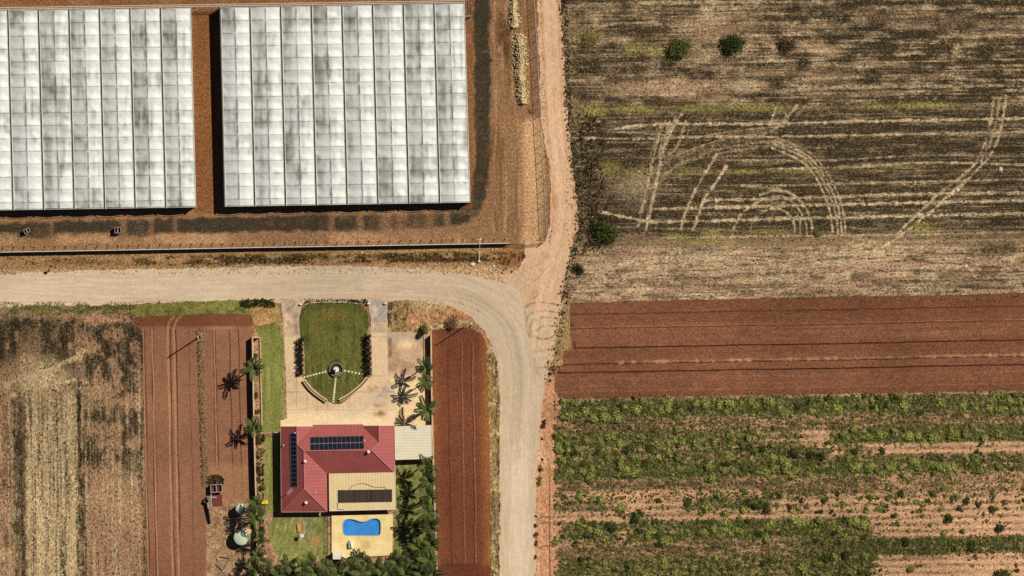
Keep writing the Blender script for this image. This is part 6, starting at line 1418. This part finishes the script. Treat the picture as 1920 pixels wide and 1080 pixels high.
# --- overgrown crop paddock: the largest 300 bushes one by one, the rest as low cover
BL = [bush_mesh('lime_bush', 330, 1, 1, .75, .135, L_lime, 200 + i, 7, .5) for i in range(5)]; BD = [bush_mesh('dark_bush', 330, 1, 1, .6, .13, L_dark, 220 + i, 7, .4) for i in range(5)]; BM = [bush_mesh('green_bush', 330, 1, 1, .65, .13, L_mid, 240 + i, 7, .45) for i in range(5)]
rng = np.random.default_rng(404); cand = []; low = []
for bi, (y0, y1, pcs) in enumerate(BANDS):
    for x0, x1, dn, lm in pcs:
        A_ = (x1 - x0) * (y1 - y0); st_row = any(abs(y0 - s0) < 14 and dn < .8 for s0, s1 in STUB)
        nb = int(A_ * dn / (80 if dn > .5 else 48)) if not st_row else int(A_ * dn / 260)
        for _ in range(nb):
            yr = y0 + (y1 - y0) * rng.random() + rng.normal(0, 3); yr = (round(yr / 13.0) * 13.0 + 6 + rng.normal(0, 2)) if dn <= .5 else yr; px = max(1040, rng.uniform(x0, x1) + rng.normal(0, 14)); py = yr - (px - 1050) * .0176
            big = rng.random() ** 1.6; rad = .40 + .95 * big ** 1.4 if dn > .5 else .26 + .75 * big ** 1.7
            u_ = (yr - y0) / (y1 - y0); cl = float(fbm(px / 28, py / 9, 66)); lime = rng.random() < lm * (.6 + u_ * .9) * (.35 + 2.3 * float(sm(.38, .62, cl)))
            if dn > .5 and rng.random() > .12 + 1.3 * float(sm(.34, .56, fbm(px / 14, py / 6, 67))): continue
            cand.append((rad * (1.2 if lime else .95), px, py, 0 if lime else (1 if rng.random() < .5 else 2), bi))
        for _ in range(int(A_ * dn / (12 if dn > .5 else (70 if st_row else 34)))):
            yr = y0 + (y1 - y0) * rng.random() + rng.normal(0, 3); px = max(1040, rng.uniform(x0, x1) + rng.normal(0, 14)); low.append((px, yr - (px - 1050) * .0176, lm))
for px, py, r_, k in ((1778, 972, 1.6, 1), (1545, 939, 1.0, 1), (1503, 938, .8, 1), (1656, 846, 1.1, 1), (1600, 850, 1.4, 1), (1832, 847, .8, 1), (1817, 872, 1.3, 2), (1812, 938, 1.3, 1), (1795, 932, 1.2, 0), (1632, 933, 1.2, 2), (1666, 935, 1.0, 2), (1731, 946, 1.0, 0), (1873, 990, 1.6, 1), (1792, 862, .7, 2), (1565, 966, .7, 1), (1676, 967, .9, 1), (1744, 983, .8, 2), (1804, 996, .8, 1), (1190, 972, 1.8, 1), (1150, 990, 1.7, 1), (1880, 1080, 2.2, 1), (1705, 1068, 1.3, 2), (1290, 945, 1.5, 1), (1420, 950, 2.0, 1), (1400, 944, 1.6, 1), (1438, 953, 1.5, 1), (1520, 852, 1.8, 1), (1490, 850, 1.7, 1), (1540, 856, 1.5, 1), (1585, 1040, 1.8, 1), (1820, 1025, 1.7, 1), (1790, 1028, 1.3, 2), (1700, 1015, 1.5, 1), (1860, 955, 1.2, 1), (1835, 947, 1.0, 1), (1800, 955, 1.1, 1), (1540, 960, .9, 1), (1570, 925, .9, 1), (1605, 920, .8, 2), (1690, 925, 1.2, 1), (1750, 925, 1.4, 2), (1740, 938, .9, 1), (1660, 948, .8, 1), (1480, 950, 1.0, 1), (1462, 930, 1.2, 2)):
    cand.append((r_ + 1.0, px, py, k, -1))
cand.sort(key=lambda c: -c[0])
inv = [c for c in cand if 1030 < c[1] < 1925 and 728 < c[2] < 1084]; oth = [c for c in cand if not (1030 < c[1] < 1925 and 728 < c[2] < 1084)]
indiv = inv[:300]; rest = inv[300:] + oth
ROWN = ['the first green row below the ploughed paddock', 'the brown strip below the first green row', 'the second green row', 'the gap below the second green row', 'the third green row', 'the brown strip below the third green row', 'the broken fourth row', 'the bare soil below the fourth row', 'the fifth green row', 'the brown strip below the fifth green row', 'the last row at the bottom of the photo', 'the last row at the bottom of the photo']
SN = ('lime green', 'dark green', 'mid green'); SNM = ('lime_bush', 'dark_bush', 'green_bush')
def part_of(px): return 'west' if px < 1330 else 'middle' if px < 1630 else 'east'
for i, (rad, px, py, k, bi) in enumerate(indiv):
    special = bi == -1; rr = rad - 1.0 if special else rad
    o = link(SNM[k], (BL, BD, BM)[k][i % 5]); o.location = (X(px), Y(py), .03); o.scale = (rr * random.uniform(.85, 1.2), rr * random.uniform(.85, 1.15), rr * random.uniform(.8, 1.15)); o.rotation_euler = (0, 0, random.uniform(0, 6.28))
    if special: tag(o, 'stand alone %s bush on pale soil in the %s crop paddock' % (SN[k], part_of(px)), 'bush', 'stand alone %s bushes on pale soil, %s' % (SN[k], part_of(px)))
    else: tag(o, '%s bush in %s, %s part' % (SN[k], ROWN[bi], part_of(px)), 'bush', '%s bushes in %s, %s part' % (SN[k], ROWN[bi], part_of(px)))
for k, (mt, nm) in enumerate(((L_lime, 'lime_crop_leaves'), (L_dark, 'dark_crop_leaves'), (L_mid, 'green_crop_leaves'))):
    rp = np.array([(c[1], c[2]) for c in rest if c[3] == k]); sc = np.array([(c[0] - 1 if c[4] == -1 else c[0]) for c in rest if c[3] == k])
    pr = [leaves(200, 1, 1, .65, .14, np.random.default_rng(260 + k * 7 + j), 6, .45) for j in range(4)]
    stuff(nm, rp, sc, pr, mt, .03)
low = np.array(low); kk = rng.random(len(low)) < low[:, 2] + .22
stuff('low_green_leaves', low[kk][:, :2], rng.uniform(.5, 1.3, kk.sum()), CLUMP, L_mid, .03); stuff('low_dark_leaves', low[~kk][:, :2], rng.uniform(.5, 1.3, (~kk).sum()), CLUMP, L_dark, .03)
p, r = scat(16000, lambda x, y: np.clip(crop_masks(x, y)[0], 0, 1) * .7, 1042, 1960, 735, 1100, 99); stuff('crop_stubble', p, rs(r, p, .6, 1.2), TUFTS, L_brown, .03, (.5, 1.1))
p, r = scat(9000, lambda x, y: np.clip(crop_masks(x, y)[0], 0, 1) * .6 + .02, 1042, 1960, 735, 1100, 100); stuff('crop_weeds', p, rs(r, p, .4, 1.1), CLUMP, L_blk, .03)
kst = lambda x, y: np.maximum.reduce([box(x, yrow(x, y), 1040, 2080, a_, b_, 3) for a_, b_ in STUB])
p, r = scat(17000, lambda x, y: kst(x, y) * (.25 + .8 * vn(x / 12, y / 6, 58)), 1042, 1960, 735, 1070, 111); stuff('small_green_weeds', p, rs(r, p, .5, 1.4), CLUMP, L_mid, .03)
p, r = scat(12000, lambda x, y: kst(x, y) * .3, 1042, 1960, 735, 1070, 112); stuff('pale_crop_stubble', p, rs(r, p, .6, 1.2), TUFTS, L_straw, .03)
p, r = scat(9000, lambda x, y: (.5 + .5 * np.cos(yrow(x, y) * 2 * math.pi / 13.0) < .55) * .6 * (np.clip(crop_masks(x, y)[2], 0, 1) < .3), 1042, 1960, 735, 1100, 113); stuff('soil_stubble', p, rs(r, p, .4, .9), TUFTS, L_straw, .03, (.5, 1.1))
# bank weeds by the road
for i, (px, py, r_, mt) in enumerate(((1021, 792, .8, L_blk), (1019, 800, .7, L_brown), (1013, 880, .9, L_blk), (1012, 897, .9, L_mid), (1011, 907, .8, L_mid), (1005, 967, .35, L_dark), (1004, 985, .6, L_dark), (1005, 1002, .8, L_dark), (1005, 1020, .7, L_brown), (1004, 1044, .5, L_dark), (1017, 862, .35, L_blk), (1030, 700, .4, L_blk), (1016, 822, .3, L_blk))):
    o = link('weed_clump', bush_mesh('weed_clump', 160, r_, r_ * 1.3, r_ * .7, .12, mt, 500 + i, 6)); o.location = (X(px), Y(py), .07)
    tag(o, ['blackish weed clump at the top of the red bank', 'brown weed clump just below the topmost on the red bank', 'dark weed clump at the upper road edge of the red bank', 'green weed clump halfway along the red bank road edge', 'green weed clump directly below its twin on the red bank', 'tiny dark weed on the road edge above three larger clumps', 'dark small weed clump below the tiny one at the road edge', 'larger dark weed clump low on the road edge', 'brown weed clump below the larger dark one', 'lowest dark weed clump on the road edge', 'tiny weed on the red bank above the long dark clump', 'small weed clump on the pale road corner by the ploughed paddock', 'tiny weed on the upper red bank'][i], 'weed', 'weed clumps on the red bank')
